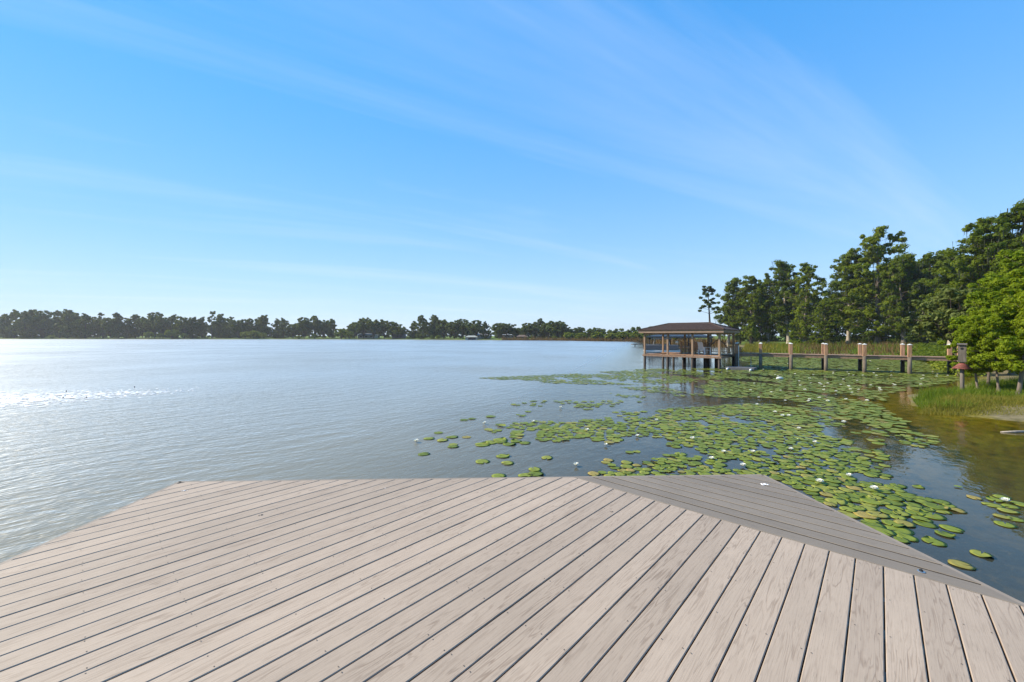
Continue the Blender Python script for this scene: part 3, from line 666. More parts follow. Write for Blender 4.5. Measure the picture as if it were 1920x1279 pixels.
# orange and yellowing pads, where the photo shows them
ORANGE = {}
for (px, py, lab) in [(1648, 972, 'orange withered lily pad beside the right dock edge'), (1604, 913, 'torn orange lily pad between two white lilies right of the dock corner'),
                      (1062, 881, 'yellow curled lily pad beside the flower at the far dock edge'), (1185, 884, 'yellow orange lily pad touching the far dock edge'),
                      (1130, 856, 'faded orange lily pad with a white lily just above it'), (1505, 880, 'dull orange lily pad behind the dock corner'), (1158, 862, 'small orange lily pad in the patch beyond the dock seam'),
                      (1830, 929, 'pinkish orange pad on dark water at the far right')]:
    q = at(px, py); best = min(single, key=lambda p: (p[0] - q.x) ** 2 + (p[1] - q.y) ** 2)
    ORANGE[best] = lab
for i, p in enumerate([q for q in order[:296]]):
    x, y, r = p; px, py = proj(x, y)
    org = p in ORANGE
    o = bpy.data.objects.new('lily_pad', pr.choice(PADO if org else PADS)); COL.objects.link(o)
    o.location = (x, y, 0.004 + 0.008 * pr.random()); o.scale = (r, r, min(r, 0.16)); o.rotation_euler = (pr.uniform(-.02, .02), pr.uniform(-.02, .02), pr.uniform(0, 6.28))
    if org: lab, grp = ORANGE[p], 'orange and yellow lily pads'
    elif py > 1010: lab, grp = 'bright lone lily pad on dark water by the right dock edge', 'lone pads at the right dock edge'
    elif px > 1800: lab, grp = 'green lily pad in the little right edge group', 'pads at the right edge of the picture'
    elif px < 1010 and py > 800: lab, grp = 'green lily pad of the sparse group off the dock', 'sparse pads off the dock'
    elif px > 1430 and py > 880: lab, grp = 'broad green lily pad crowded along the right side of the dock', 'pads crowding the right dock side'
    elif px < 1230: lab, grp = 'round green lily pad in the loose patch beyond the dock', 'loose patch beyond the far dock edge'
    else: lab, grp = 'green lily pad in the dense mat behind the dock corner', 'dense mat behind the dock corner'
    tag(o, lab, 'lily pad', grp)
def number_left(group, pattern):
    obs = sorted([o for o in COL.objects if o.get('group') == group and (pattern in o['label'])], key=lambda o: proj(o.location.x, o.location.y)[0])
    for i, o in enumerate(obs): o['label'] = o['label'] + ', ' + ordinal(i) + ' from the left'
for g_, p_ in (('lone pads at the right dock edge', 'bright'), ('pads at the right edge of the picture', 'green'), ('sparse pads off the dock', 'green'), ('loose patch beyond the far dock edge', 'green')): number_left(g_, p_)
# the mass of smaller pads beyond: joined
SHP = []
for s in range(6):
    rim, mid = pad_shape(60 + s, 10); SHP.append(np.array([(0.05, 0, 0.003)] + rim))
Vs, Ts = [], []; base = 0
for (x, y, r) in rest:
    s = SHP[pr.randrange(6)]; a = pr.uniform(0, 6.28); ca, sa = math.cos(a), math.sin(a)
    tx, ty = pr.uniform(-.03, .03), pr.uniform(-.03, .03)
    if pr.random() < 0.05: tx, ty = pr.uniform(-.25, .25), pr.uniform(-.25, .25)
    X = x + r * (s[:, 0] * ca - s[:, 1] * sa); Yv = y + r * (s[:, 0] * sa + s[:, 1] * ca)
    Z = 0.006 + 0.014 * pr.random() + r * s[:, 2] + np.abs((X - x) * tx + (Yv - y) * ty)
    Vs.append(np.column_stack([X, Yv, Z])); n_ = len(s)
    Ts.append(np.array([(base, base + i, base + i + 1) for i in range(1, n_ - 1)])); base += n_
pm = np_mesh('lily_pad_mass', np.concatenate(Vs), None, np.concatenate(Ts), M['pad_green'])
tag(link('lily_pad_mass', pm), 'mass of small green lily pads spreading to the walkway and shore', 'lily pads', None, 'stuff')

def petal_mesh(n=14):
    mb = MB()
    for ring, (cnt, ln, up, z0) in enumerate([(8, 1.0, 0.62, 0.0), (8, 0.90, 1.0, 0.06), (7, 0.72, 1.3, 0.10)]):
        for k in range(cnt):
            t = 2 * math.pi * (k + 0.5 * ring) / cnt; c, s = math.cos(t), math.sin(t)
            prof = [(0.10, 0.08), (0.45, 0.27), (0.78, 0.24), (1.0, 0.04)]
            vs = []
            for (u, wv) in prof:
                zz = z0 + up * ln * (u ** 1.5) * 0.75; rad = ln * u * (1.0 - 0.25 * up)
                vs += [(rad * c - wv * s * ln, rad * s + wv * c * ln, zz + wv * .25), (rad * c, rad * s, zz - 0.02), (rad * c + wv * s * ln, rad * s - wv * c * ln, zz + wv * .25)]
            fs = []
            for i in range(3):
                for j in range(2): fs.append((3 * i + j, 3 * i + j + 1, 3 * i + j + 4, 3 * i + j + 3))
            mb.add(vs, fs)
    m = mb.mesh('petals'); m.materials.append(M['petal']); return m
PETALS = petal_mesh()
STAM = MB()
for k in range(14):
    t = k * 2.4; rr = 0.05 + 0.014 * k
    STAM.tube([(rr * math.cos(t), rr * math.sin(t), 0.15), (rr * 1.4 * math.cos(t), rr * 1.4 * math.sin(t), 0.5)], [0.035, 0.02], 4)
STAM = STAM.mesh('stamens'); STAM.materials.append(M['stamen'])
FLO = [(780, 827), (908, 793), (1000, 790), (1051, 763), (1101, 806), (1080, 872), (1136, 834), (1195, 817), (1231, 787), (1298, 822), (1334, 860), (1357, 847), (1412, 847),
       (1393, 873), (1483, 842), (1453, 772), (1467, 779), (1479, 779), (1498, 803), (1528, 829), (1582, 791), (1537, 904), (1592, 892), (1639, 917), (1885, 940)]
SPECIAL = {(780, 827): 'lone white water lily farthest left on the open water', (1080, 872): 'open white water lily just beyond the far dock edge',
           (1537, 904): 'white water lily nearest the right dock corner', (1592, 892): 'large white water lily among pads right of the dock corner',
           (1639, 917): 'white water lily beside a torn orange pad, right of the dock', (1885, 940): 'white water lily at the far right edge of the water',
           (908, 793): 'white water lily left of the loose pad patch, second from the left'}
def flower(x, y, r, lab, grp, parts=True):
    o = empty('water_lily', (x, y, 0.02), pr.uniform(0, 6.28)); o.scale = (r, r, r)
    tag(o, lab, 'water lily', grp)
    link('petals', PETALS, o)
    if parts: link('stamens', STAM, o)
for px, py in FLO:
    q = at(px, py + 3)
    flower(q.x, q.y, pr.uniform(0.060, 0.080), SPECIAL.get((px, py), 'small white water lily beyond the dock'), 'white water lilies near the dock')
number_left('white water lilies near the dock', 'small white')
fr_ = random.Random(5); cnt = 0
while cnt < 75:
    px, py = fr_.uniform(1400, 1800), fr_.triangular(672, 770, 705)
    q = at(px, py)
    if shore_dist(np.array([[q.x, q.y]]))[0] > -1.0 or near_ok(q.x, q.y, 0.4, 1.0): continue
    flower(q.x, q.y, fr_.uniform(0.06, 0.09), 'distant white water lily in the pad field by the walkway', 'far white water lilies by the walkway', False); cnt += 1

# sun glint modelled as white flecks, with a few dark buds, at left
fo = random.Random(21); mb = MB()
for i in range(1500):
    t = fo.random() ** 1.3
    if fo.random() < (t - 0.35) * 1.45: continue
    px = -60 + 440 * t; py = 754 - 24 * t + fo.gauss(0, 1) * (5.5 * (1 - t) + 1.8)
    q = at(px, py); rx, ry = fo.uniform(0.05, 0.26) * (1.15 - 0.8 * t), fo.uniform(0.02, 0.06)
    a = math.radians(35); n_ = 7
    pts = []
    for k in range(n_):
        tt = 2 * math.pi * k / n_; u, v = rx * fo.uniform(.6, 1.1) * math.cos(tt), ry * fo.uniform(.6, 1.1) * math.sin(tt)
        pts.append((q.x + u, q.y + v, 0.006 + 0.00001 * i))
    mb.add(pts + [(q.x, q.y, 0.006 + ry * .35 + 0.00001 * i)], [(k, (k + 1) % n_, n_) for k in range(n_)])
M['sunglint'] = simple('sunglint', (0.8, 0.8, 0.78), 0.7, 0.05, 20, bump=0)
tag(mb.build('sunglint', M['sunglint']), 'pale sun glint modelled as white flecks on the open water at left', 'sunglint', None, 'stuff')
for i, (px, py, lab) in enumerate([(124, 735, 'leftmost upper dark bud poking out of the glint streak'), (118, 747, 'leftmost lower dark bud poking out of the glint streak'),
                                   (162, 747, 'middle dark bud at the lower rim of the glint streak'), (252, 727, 'dark bud at the upper rim of the glint streak, farthest right')]):
    q = at(px, py)
    o = MB().tube([(0, 0, -0.05), (0, 0, 0.03), (0.01, 0, 0.06), (0.012, 0, 0.10), (0.012, 0, 0.115)], [0.010, 0.010, 0.026, 0.02, 0.006], 8).build('lily_bud', M['bark_dark'], None, True)
    o.location = q; o.scale = (.8, .8, .6); tag(o, lab, 'bud', 'dark buds in the foam streak')

# ------------------------------------------------------------------ boathouse
BA = math.atan2(-0.67, 0.743)
bh = empty('boathouse', (11.31, 34.3, 0), BA)
tag(bh, 'open wooden boathouse with dark hipped roof standing on piles', 'boathouse')
BL, BW, BZ, BE = 5.85, 4.0, 0.95, 2.74
for j, yy in enumerate((0.0, BW)):
    for i in range(4):
        xx = i * BL / 3
        o = MB().chbox((0, 0, (BE + BZ) / 2), (0.14, 0.14, BE - BZ + 0.1), 0.012).build('column', M['column'], bh); o.location = (xx, yy, 0)
        o = MB().tube([(0, 0, -1.6), (0, 0, BZ - 0.15)], [0.11, 0.105], 10).build('pile', M['pile'], bh, True); o.location = (xx, yy, 0)
for i in range(9):      # extra piles under the floor
    xx = 1.95 + (i % 5) * 0.86; yy = 1.3 if i < 5 else 2.6
    o = MB().tube([(0, 0, -1.6), (0, 0, BZ - 0.15)], 0.09, 8).build('pile', M['pile'], bh, True); o.location = (xx + (0.35 if i >= 5 else 0), yy, 0)
for yy in (-0.10, BW + 0.10):
    MB().box((BL / 2, yy, BZ - 0.08), (BL + 0.3, 0.05, 0.15)).build('rim_beam', M['pier_wood'], bh)
for xx in (-0.10, 1.85, BL + 0.11):
    MB().box((xx, BW / 2, BZ - 0.082), (0.05, BW + 0.14, 0.15)).build('rim_beam', M['pier_wood'], bh)
for k in range(26):     # floor boards of the platform
    xx = 1.95 + k * 0.148
    if xx < BL: MB().box((xx + 0.07, BW / 2, BZ + 0.034), (0.14, BW + 0.15, 0.03)).build('floor_board', M['floor'], bh)
for yy, ww in ((0.28, 0.5), (BW - 0.28, 0.5)):
    MB().box((0.95, yy, BZ + 0.034), (1.9, ww, 0.03)).build('floor_board', M['floor'], bh)
# head beams, fascia, soffit, roof
OV = 0.36
for yy in (0, BW): MB().box((BL / 2, yy, BE - 0.02), (BL + 0.2, 0.14, 0.2)).build('head_beam', M['column'], bh)
for xx in (0, BL): MB().box((xx, BW / 2, BE - 0.022), (0.138, BW - 0.16, 0.2)).build('head_beam', M['column'], bh)
EX0, EX1, EY0, EY1 = -OV, BL + OV, -OV, BW + OV
MB().box((BL / 2, EY0, 2.87), (BL + 2 * OV + .04, 0.04, 0.25)).build('fascia', M['fascia'], bh)
MB().box((BL / 2, EY1, 2.87), (BL + 2 * OV + .04, 0.04, 0.25)).build('fascia', M['fascia'], bh)
MB().box((EX0, BW / 2, 2.87), (0.04, BW + 2 * OV - .05, 0.248)).build('fascia', M['fascia'], bh)
MB().box((EX1, BW / 2, 2.87), (0.04, BW + 2 * OV - .05, 0.248)).build('fascia', M['fascia'], bh)
MB().box((BL / 2, BW / 2, 2.80), (BL + 2 * OV - .06, BW + 2 * OV - .06, 0.03)).build('ceiling', M['soffit'], bh)
e = 0.07; r0, r1, rz = 1.25, BL - 1.25, 3.56; ez = 3.0
rv = [(EX0 - e, EY0 - e, ez), (EX1 + e, EY0 - e, ez), (EX1 + e, EY1 + e, ez), (EX0 - e, EY1 + e, ez), (r0, BW / 2, rz), (r1, BW / 2, rz)]
rvb = [(x, y, z - 0.05) for x, y, z in rv]
mb = MB(); mb.add(rv + rvb, [(0, 1, 5, 4), (1, 2, 5), (2, 3, 4, 5), (3, 0, 4), (6, 10, 11, 7), (7, 11, 8), (8, 11, 10, 9), (9, 10, 6), (0, 6, 7, 1), (1, 7, 8, 2), (2, 8, 9, 3), (3, 9, 6, 0)])
roof = mb.build('roof', M['shingle'], bh)
for a, b in ((0, 4), (1, 5), (2, 5), (3, 4), (4, 5)):
    MB().tube([Vector(rv[a]) + Vector((0, 0, .015)), Vector(rv[b]) + Vector((0, 0, .015))], 0.05, 6).build('ridge_cap', M['shingle'], roof)
# courses of shingles as raised butt edges
mb = MB()
for (a, b, c, d) in ((0, 1, 5, 4), (2, 3, 4, 5)):
    A_, B_, C_, D_ = (Vector(rv[i]) for i in (a, b, c, d))
    nn = (B_ - A_).cross(D_ - A_).normalized()
    if nn.z < 0: nn = -nn
    for k in range(1, 11):
        t = k / 11; p0 = A_.lerp(D_, t); p1 = B_.lerp(C_, t); dn = (A_.lerp(D_, t - 0.085) - p0); dn2 = (B_.lerp(C_, t - 0.085) - p1)
        mb.add([p0 + nn * .004, p1 + nn * .004, p1 + dn2 + nn * .022, p0 + dn + nn * .022, p0 + dn + nn * .004, p1 + dn2 + nn * .004], [(0, 1, 2, 3), (3, 2, 5, 4)])
tag(mb.build('shingle_course', M['shingle'], roof), kind='stuff')
# railing along the back and right end
rl = empty('lattice_railing', (0, 0, 0)); rl.parent = bh
rail_m = M['salmon']
mb = MB().box((3.9, BW - 0.05, BZ + 0.97), (3.7, 0.09, 0.05)); mb.build('rail', rail_m, rl)
MB().box((3.9, BW - 0.05, BZ + 0.20), (3.7, 0.05, 0.05)).build('rail', rail_m, rl)
for k in range(30):
    MB().box((2.1 + k * 0.125, BW - 0.05, BZ + 0.58), (0.035, 0.035, 0.72)).build('baluster', rail_m, rl)
MB().box((2.35, 2.0, BZ + 0.55), (0.14, 0.14, 1.05)).build('newel_post', rail_m, rl)

bw_m = empty('boathouse_frame_tmp'); bpy.data.objects.remove(bw_m)
def local(bx, by, bz=0.0):
    c, s = math.cos(BA), math.sin(BA)
    return (11.31 + bx * c - by * s, 34.3 + bx * s + by * c, bz)
FZ = BZ + 0.05
# bench
b = empty('bench', local(3.2, BW - 0.55, FZ), BA); tag(b, 'long salmon wooden bench along the back rail of the boathouse', 'bench')
for k in range(3): MB().box((0, -0.14 + k * 0.14, 0.44), (1.5, 0.12, 0.035)).build('seat_slat', M['salmon'], b)
for k in range(2): MB().box((0, 0.24, 0.62 + k * 0.16), (1.5, 0.03, 0.11)).build('back_slat', M['salmon'], b)
for sx in (-.65, .65):
    MB().box((sx, -0.14, 0.21), (0.07, 0.07, 0.42)).build('leg', M['salmon'], b); MB().box((sx, 0.20, 0.42), (0.07, 0.05, 0.84)).build('leg', M['salmon'], b)
def chair(x, y, rz, label, m):
    c = empty('slatted_chair', local(x, y, FZ), BA + rz); tag(c, label, 'chair', 'chairs in the boathouse')
    for k in range(4): MB().box((-0.24 + k * 0.16, 0, 0.36), (0.14, 0.5, 0.025), 0, (0.12, 'X')).build('seat_slat', m, c)
    for k in range(4): MB().box((-0.24 + k * 0.16, 0.36, 0.68), (0.13, 0.025, 0.72), 0, (-0.3, 'X')).build('back_slat', m, c)
    for sx in (-.34, .34):
        MB().box((sx, 0, 0.58), (0.11, 0.66, 0.03)).build('arm', m, c)
        MB().box((sx, -0.28, 0.285), (0.05, 0.09, 0.57)).build('leg', m, c); MB().box((sx, 0.28, 0.285), (0.05, 0.09, 0.57)).build('leg', m, c)
chair(4.35, 1.5, 2.5, 'white slatted chair facing the lake inside the boathouse', M['pvc'])
chair(3.6, 2.2, 2.9, 'brown slatted chair farther inside the boathouse', M['salmon'])
# curved handrail of the steps at the right end
sp_ = empty('curved_handrail', local(BL - 0.35, 1.2, FZ), BA); tag(sp_, 'dark arched handrail of the steps at the right end of the boathouse', 'handrail')
arc = [(-0.55 + 1.15 * (k / 12), 0, 0.55 + 0.62 * math.sin(math.pi * (0.12 + 0.86 * k / 12))) for k in range(13)]
MB().tube(arc, 0.035, 8).build('rail', M['bark_dark'], sp_, True)
for q in (arc[0], arc[6], arc[12]): MB().tube([(q[0], 0, 0.0), q], 0.025, 6).build('upright', M['salmon'], sp_)
for k in range(3): MB().box((0.0 + k * 0.25, 0.35, 0.10 + 0.15 * (2 - k)), (0.24, 0.6, 0.04)).build('tread', M['salmon'], sp_); 
ln = empty('lantern', local(2.35, 1.0, 2.0), BA); tag(ln, 'small white globe lantern hanging inside the boathouse', 'lantern')
MB().tube([(0, 0, -0.14), (0, 0, -0.11), (0, 0, -.02), (0, 0, 0.06), (0, 0, 0.1)], [0.03, 0.10, 0.13, 0.09, 0.03], 12).build('globe', M['pvc'], ln, True)
MB().tube([(0, 0, 0.1), (0, 0, 0.78)], 0.008, 5).build('cord', M['dark'], ln)

# floating platform under the right end, white poles
fp = empty('floating_lift', local(BL + 1.35, 0.5, 0), BA); tag(fp, 'low grey floating platform with white pontoon ends beside the boathouse', 'float')
MB().chbox((0, 0, 0.10), (1.9, 1.1, 0.2), 0.03).build('deck', M['grey_plastic'], fp)
for sx in (-0.75, 0.75):
    MB().tube([(sx, -0.9, 0.03), (sx, -0.75, 0.07), (sx, 0.75, 0.07), (sx, 0.9, 0.03)], [0.03, 0.075, 0.075, 0.03], 10).build('pontoon', M['pvc'], fp, True)
for (px, base, top, lab) in [(1385, 690, 648, 'white plastic pole standing in the water next to the boathouse'), (1408, 689, 664, 'shorter white plastic pole between boathouse and walkway posts')]:
    q = at(px, base); h = HC - (top - HY) * q.y / F
    o = MB().tube([(0, 0, -1.0), (0, 0, h - 0.02), (0, 0, h)], [0.028, 0.028, 0.02], 8).build('marker_pole', M['pvc'], None, True); o.location = q
    tag(o, lab, 'pole')
q = at(1462, 711)
bu = empty('reflection_shape', q); bu.scale = (.6, .6, .6); tag(bu, 'white shape standing for a sky reflection among the pads below the walkway', 'sky_reflection')  # white body modelled in place of a bright sky reflection on the water
MB().tube([(-.32, 0, 0.05), (-.28, 0, 0.06), (-.1, 0, 0.09), (.12, 0, 0.09), (.28, 0, 0.06), (.33, 0, 0.05)], [0.03, 0.09, 0.14, 0.14, 0.09, 0.03], 12).build('body', M['pvc'], bu, True)
MB().tube([(.33, 0, 0.05), (.40, 0, 0.07), (.43, 0, 0.02)], 0.012, 6).build('eye', M['dark'], bu)

# ------------------------------------------------------------------ walkway to the shore
WA, WB = atd(1378, 32.0), atd(1812, 25.2)
wd_ = (WB - WA); wl = wd_.length; wdir = wd_.normalized(); wang = math.atan2(wdir.y, wdir.x); wper = Vector((-wdir.y, wdir.x, 0))
wk = empty('walkway', WA, wang); tag(wk, 'narrow wooden walkway on paired posts linking boathouse and shore', 'walkway')
def wparam(px):     # distance along the walkway of a photo column
    k = (px - CX) / F
    return (k * WA.y - WA.x) / (wdir.x - k * wdir.y)
WZ, WWID = 1.10, 1.25
tpos = [wparam(x) for x in (1381, 1426, 1483, 1548, 1620, 1704)] + [wparam(1797)]
MB().box((wl / 2 + 1.0, -0.04, WZ - 0.09), (wl + 2.2, 0.05, 0.2)).build('stringer', M['pier_wood'], wk)
MB().box((wl / 2 + 1.0, WWID + 0.04, WZ - 0.09), (wl + 2.2, 0.05, 0.2)).build('stringer', M['pier_wood'], wk)
k = 0; x = -0.05
while x < wl + 2.0:
    MB().box((x + 0.068, WWID / 2, WZ + 0.029), (0.137, WWID + 0.2, 0.034)).build('deck_board', M['pier_wood'], wk); x += 0.145
CAPM = MB()
CAPM.chbox((0, 0, 0.02), (0.225, 0.225, 0.03), 0.006); CAPM.tube([(0, 0, 0.03), (0, 0, 0.05), (0, 0, 0.08)], [0.10, 0.075, 0.02], 10)
CAPM = CAPM.mesh('post_cap'); CAPM.materials.append(M['cap'])
PUP = MB().chbox((0, 0, 0.39), (0.20, 0.20, 0.78), 0.012).mesh('post'); PUP.materials.append(M['salmon'])
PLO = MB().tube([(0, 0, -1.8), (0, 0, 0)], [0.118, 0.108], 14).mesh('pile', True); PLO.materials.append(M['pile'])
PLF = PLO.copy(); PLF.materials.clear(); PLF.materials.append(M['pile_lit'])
for i, t in enumerate(tpos):
    for yy, lo in ((-0.20, PLF), (WWID + 0.20, PLO)):
        post = link('post', PUP, wk); post.location = (t, yy, WZ + 0.02)
        cp = link('post_cap', CAPM, post); cp.location = (0, 0, 0.78)
        pl = link('pile', lo, wk); pl.location = (t, yy, WZ + 0.02)
    MB().box((t, WWID / 2, WZ - 0.24), (0.10, WWID + 0.3, 0.16)).build('cross_beam', M['pile'], wk)

# ------------------------------------------------------------------ duck nest box on its pole
q = at(1804, 741)
nb = empty('nest_box', (q.x, q.y, 0), math.radians(-48)); tag(nb, 'grey wooden nest box on a pole with rusty cone guard, in the shore grass', 'nest box')
s = q.y / F
zt, zb = HC - (645 - HY) * s, HC - (679 - HY) * s
bw_ = 0.24
MB().tube([(0, 0, -0.6), (0, 0, zb - 0.01)], [0.075, 0.065], 10).build('pole', M['grey_wood'], nb, True)
MB().box((0, 0, zb + 0.01), (bw_, bw_, 0.024)).build('floor', M['grey_wood'], nb)
for sx in (-1, 1): MB().box((sx * (bw_ / 2 - 0.011), 0, (zt + zb) / 2), (0.022, bw_ - 0.05, zt - zb - 0.03)).build('side_panel', M['grey_wood'], nb)
MB().box((0, bw_ / 2 - 0.011, (zt + zb) / 2), (bw_, 0.022, zt - zb - 0.03)).build('back_panel', M['grey_wood'], nb)
fpn = MB().box((0, -bw_ / 2 + 0.011, (zt + zb) / 2), (bw_, 0.022, zt - zb - 0.03)).build('front_panel', M['grey_wood'], nb)
mb = MB().tube([(0, -bw_ / 2 - 0.001, zt - 0.2), (0, -bw_ / 2 - 0.004, zt - 0.2)], 0.05, 14); mb.build('entrance_hole', M['dark'], fpn)
MB().box((0, -0.02, zt - 0.008), (bw_ + 0.05, bw_ + 0.09, 0.026), 0, (0.12, 'X')).build('lid', M['grey_wood'], nb)
zc = HC - (691 - HY) * s
mb = MB(); n_ = 20
ring = [(0.31 * math.cos(2 * math.pi * k / n_), 0.31 * math.sin(2 * math.pi * k / n_), zc + 0.012 * math.sin(5 * k)) for k in range(n_)]
ring2 = [(0.075 * math.cos(2 * math.pi * k / n_), 0.075 * math.sin(2 * math.pi * k / n_), zc + 0.24) for k in range(n_)]
ring3 = [(x * 0.98, y * 0.98, z - 0.008) for x, y, z in ring]; ring4 = [(x * 0.95, y * 0.95, z - 0.012) for x, y, z in ring2]
mb.add(ring + ring2 + ring3 + ring4, [(k, (k + 1) % n_, n_ + (k + 1) % n_, n_ + k) for k in range(n_)] + [(2 * n_ + k, 3 * n_ + k, 3 * n_ + (k + 1) % n_, 2 * n_ + (k + 1) % n_) for k in range(n_)]
       + [(k, 2 * n_ + k, 2 * n_ + (k + 1) % n_, (k + 1) % n_) for k in range(n_)])
mb.build('cone_guard', M['rust'], nb, True)

# ------------------------------------------------------------------ things farther along the right shore
fb = empty('far_boathouse', atd(1218, 66, 0), math.radians(-24)); tag(fb, 'second boathouse with dark metal roof, seen behind the near one', 'boathouse')
FBL, FBW = 8.8, 5.0
for yy in (0, FBW):
    for i in range(4):
        o = MB().box((0, 0, 1.0), (0.2, 0.2, 3.6)).build('column', M['bark_dark'], fb); o.location = (i * FBL / 3, yy, 0)
MB().box((FBL / 2, FBW / 2, 0.72), (FBL + .4, FBW + .4, 0.22)).build('platform', M['pier_wood'], fb)
rv2 = [(-.5, -.5, 2.45), (FBL + .5, -.5, 2.45), (FBL + .5, FBW + .5, 2.45), (-.5, FBW + .5, 2.45), (2, FBW / 2, 2.95), (FBL - 2, FBW / 2, 2.95)]
mb = MB(); mb.add(rv2 + [(x, y, z - .25) for x, y, z in rv2[:4]], [(0, 1, 5, 4), (1, 2, 5), (2, 3, 4, 5), (3, 0, 4), (0, 6, 7, 1), (1, 7, 8, 2), (2, 8, 9, 3), (3, 9, 6, 0), (6, 9, 8, 7)])
mb.build('roof', M['roof_blue'], fb)
bo = empty('pontoon_boat', atd(1240, 62, 0), math.radians(-20)); tag(bo, 'dark covered pontoon boat moored behind the boathouse columns', 'boat')
for yy in (-.8, .8): MB().tube([(-2.6, yy, 0.3), (-2.2, yy, 0.18), (2.4, yy, 0.18), (2.7, yy, 0.3)], [0.06, 0.27, 0.27, 0.15], 10).build('pontoon', M['pvc'], bo, True)
MB().box((0, 0, 0.50), (5.2, 2.3, 0.12)).build('deck', M['grey_plastic'], bo)
MB().chbox((0, 0, 0.85), (4.8, 2.2, 0.58), 0.06).build('rail_panel', M['grey_plastic'], bo)
for sx in (-1.2, 1.2):
    for sy in (-1, 1): MB().tube([(sx, sy, 1.1), (sx * .8, sy, 2.0)], 0.025, 6).build('canopy_frame', M['steel'], bo)
MB().chbox((0, 0, 2.05), (2.9, 2.3, 0.12), 0.05).build('canopy', M['roof_blue'], bo)
jt = empty('jetty', atd(1188, 95, 0), math.radians(2)); tag(jt, 'low dark jetty reaching out left of the boathouse', 'jetty')
MB().box((4.0, 0, 0.55), (9, 1.2, 0.16)).build('deck', M['pile_lit'], jt)
for i in range(5): MB().tube([(0, 0, -1), (0, 0, .5)], 0.1, 8).build('pile', M['pile'], jt).location = (0.2 + i * 2.0, -.4, 0)

# ------------------------------------------------------------------ trees
def leaf_cards(rng, centers, radii, n_per, size, aspect=1.8, up=0.5, shell=0.45):
    K = len(centers); Nn = K * n_per
    C = np.repeat(np.asarray(centers, float), n_per, 0); R = np.repeat(np.asarray(radii, float), n_per, 0)
    d = rng.normal(size=(Nn, 3)); d /= np.linalg.norm(d, axis=1)[:, None]
    P = C + d * R * (rng.random((Nn, 1)) ** shell)
    nn = rng.normal(size=(Nn, 3)) * 0.45 + d * 0.95 + np.array([0, 0, up]); nn /= np.linalg.norm(nn, axis=1)[:, None]
    a = np.cross(nn, rng.normal(size=(Nn, 3))); a /= np.linalg.norm(a, axis=1)[:, None] + 1e-9
    b = np.cross(nn, a)
    s = size * rng.uniform(0.6, 1.35, (Nn, 1))
    V = np.stack([P + a * s * aspect * .5, P + b * s * .5, P - a * s * aspect * .5, P - b * s * .5], 1).reshape(-1, 3)
    return V, np.arange(Nn * 4).reshape(-1, 4)
def limb(mb, rng, a, b, r0, r1, n=6, sag=0.0):
    a, b = np.array(a), np.array(b); m1 = a + (b - a) * .35 + rng.normal(size=3) * .04 * np.linalg.norm(b - a); m2 = a + (b - a) * .7 + rng.normal(size=3) * .04 * np.linalg.norm(b - a)
    m1[2] += sag; mb.tube([a, m1, m2, b], [r0, r0 * .75 + r1 * .25, r0 * .4 + r1 * .6, r1], n)

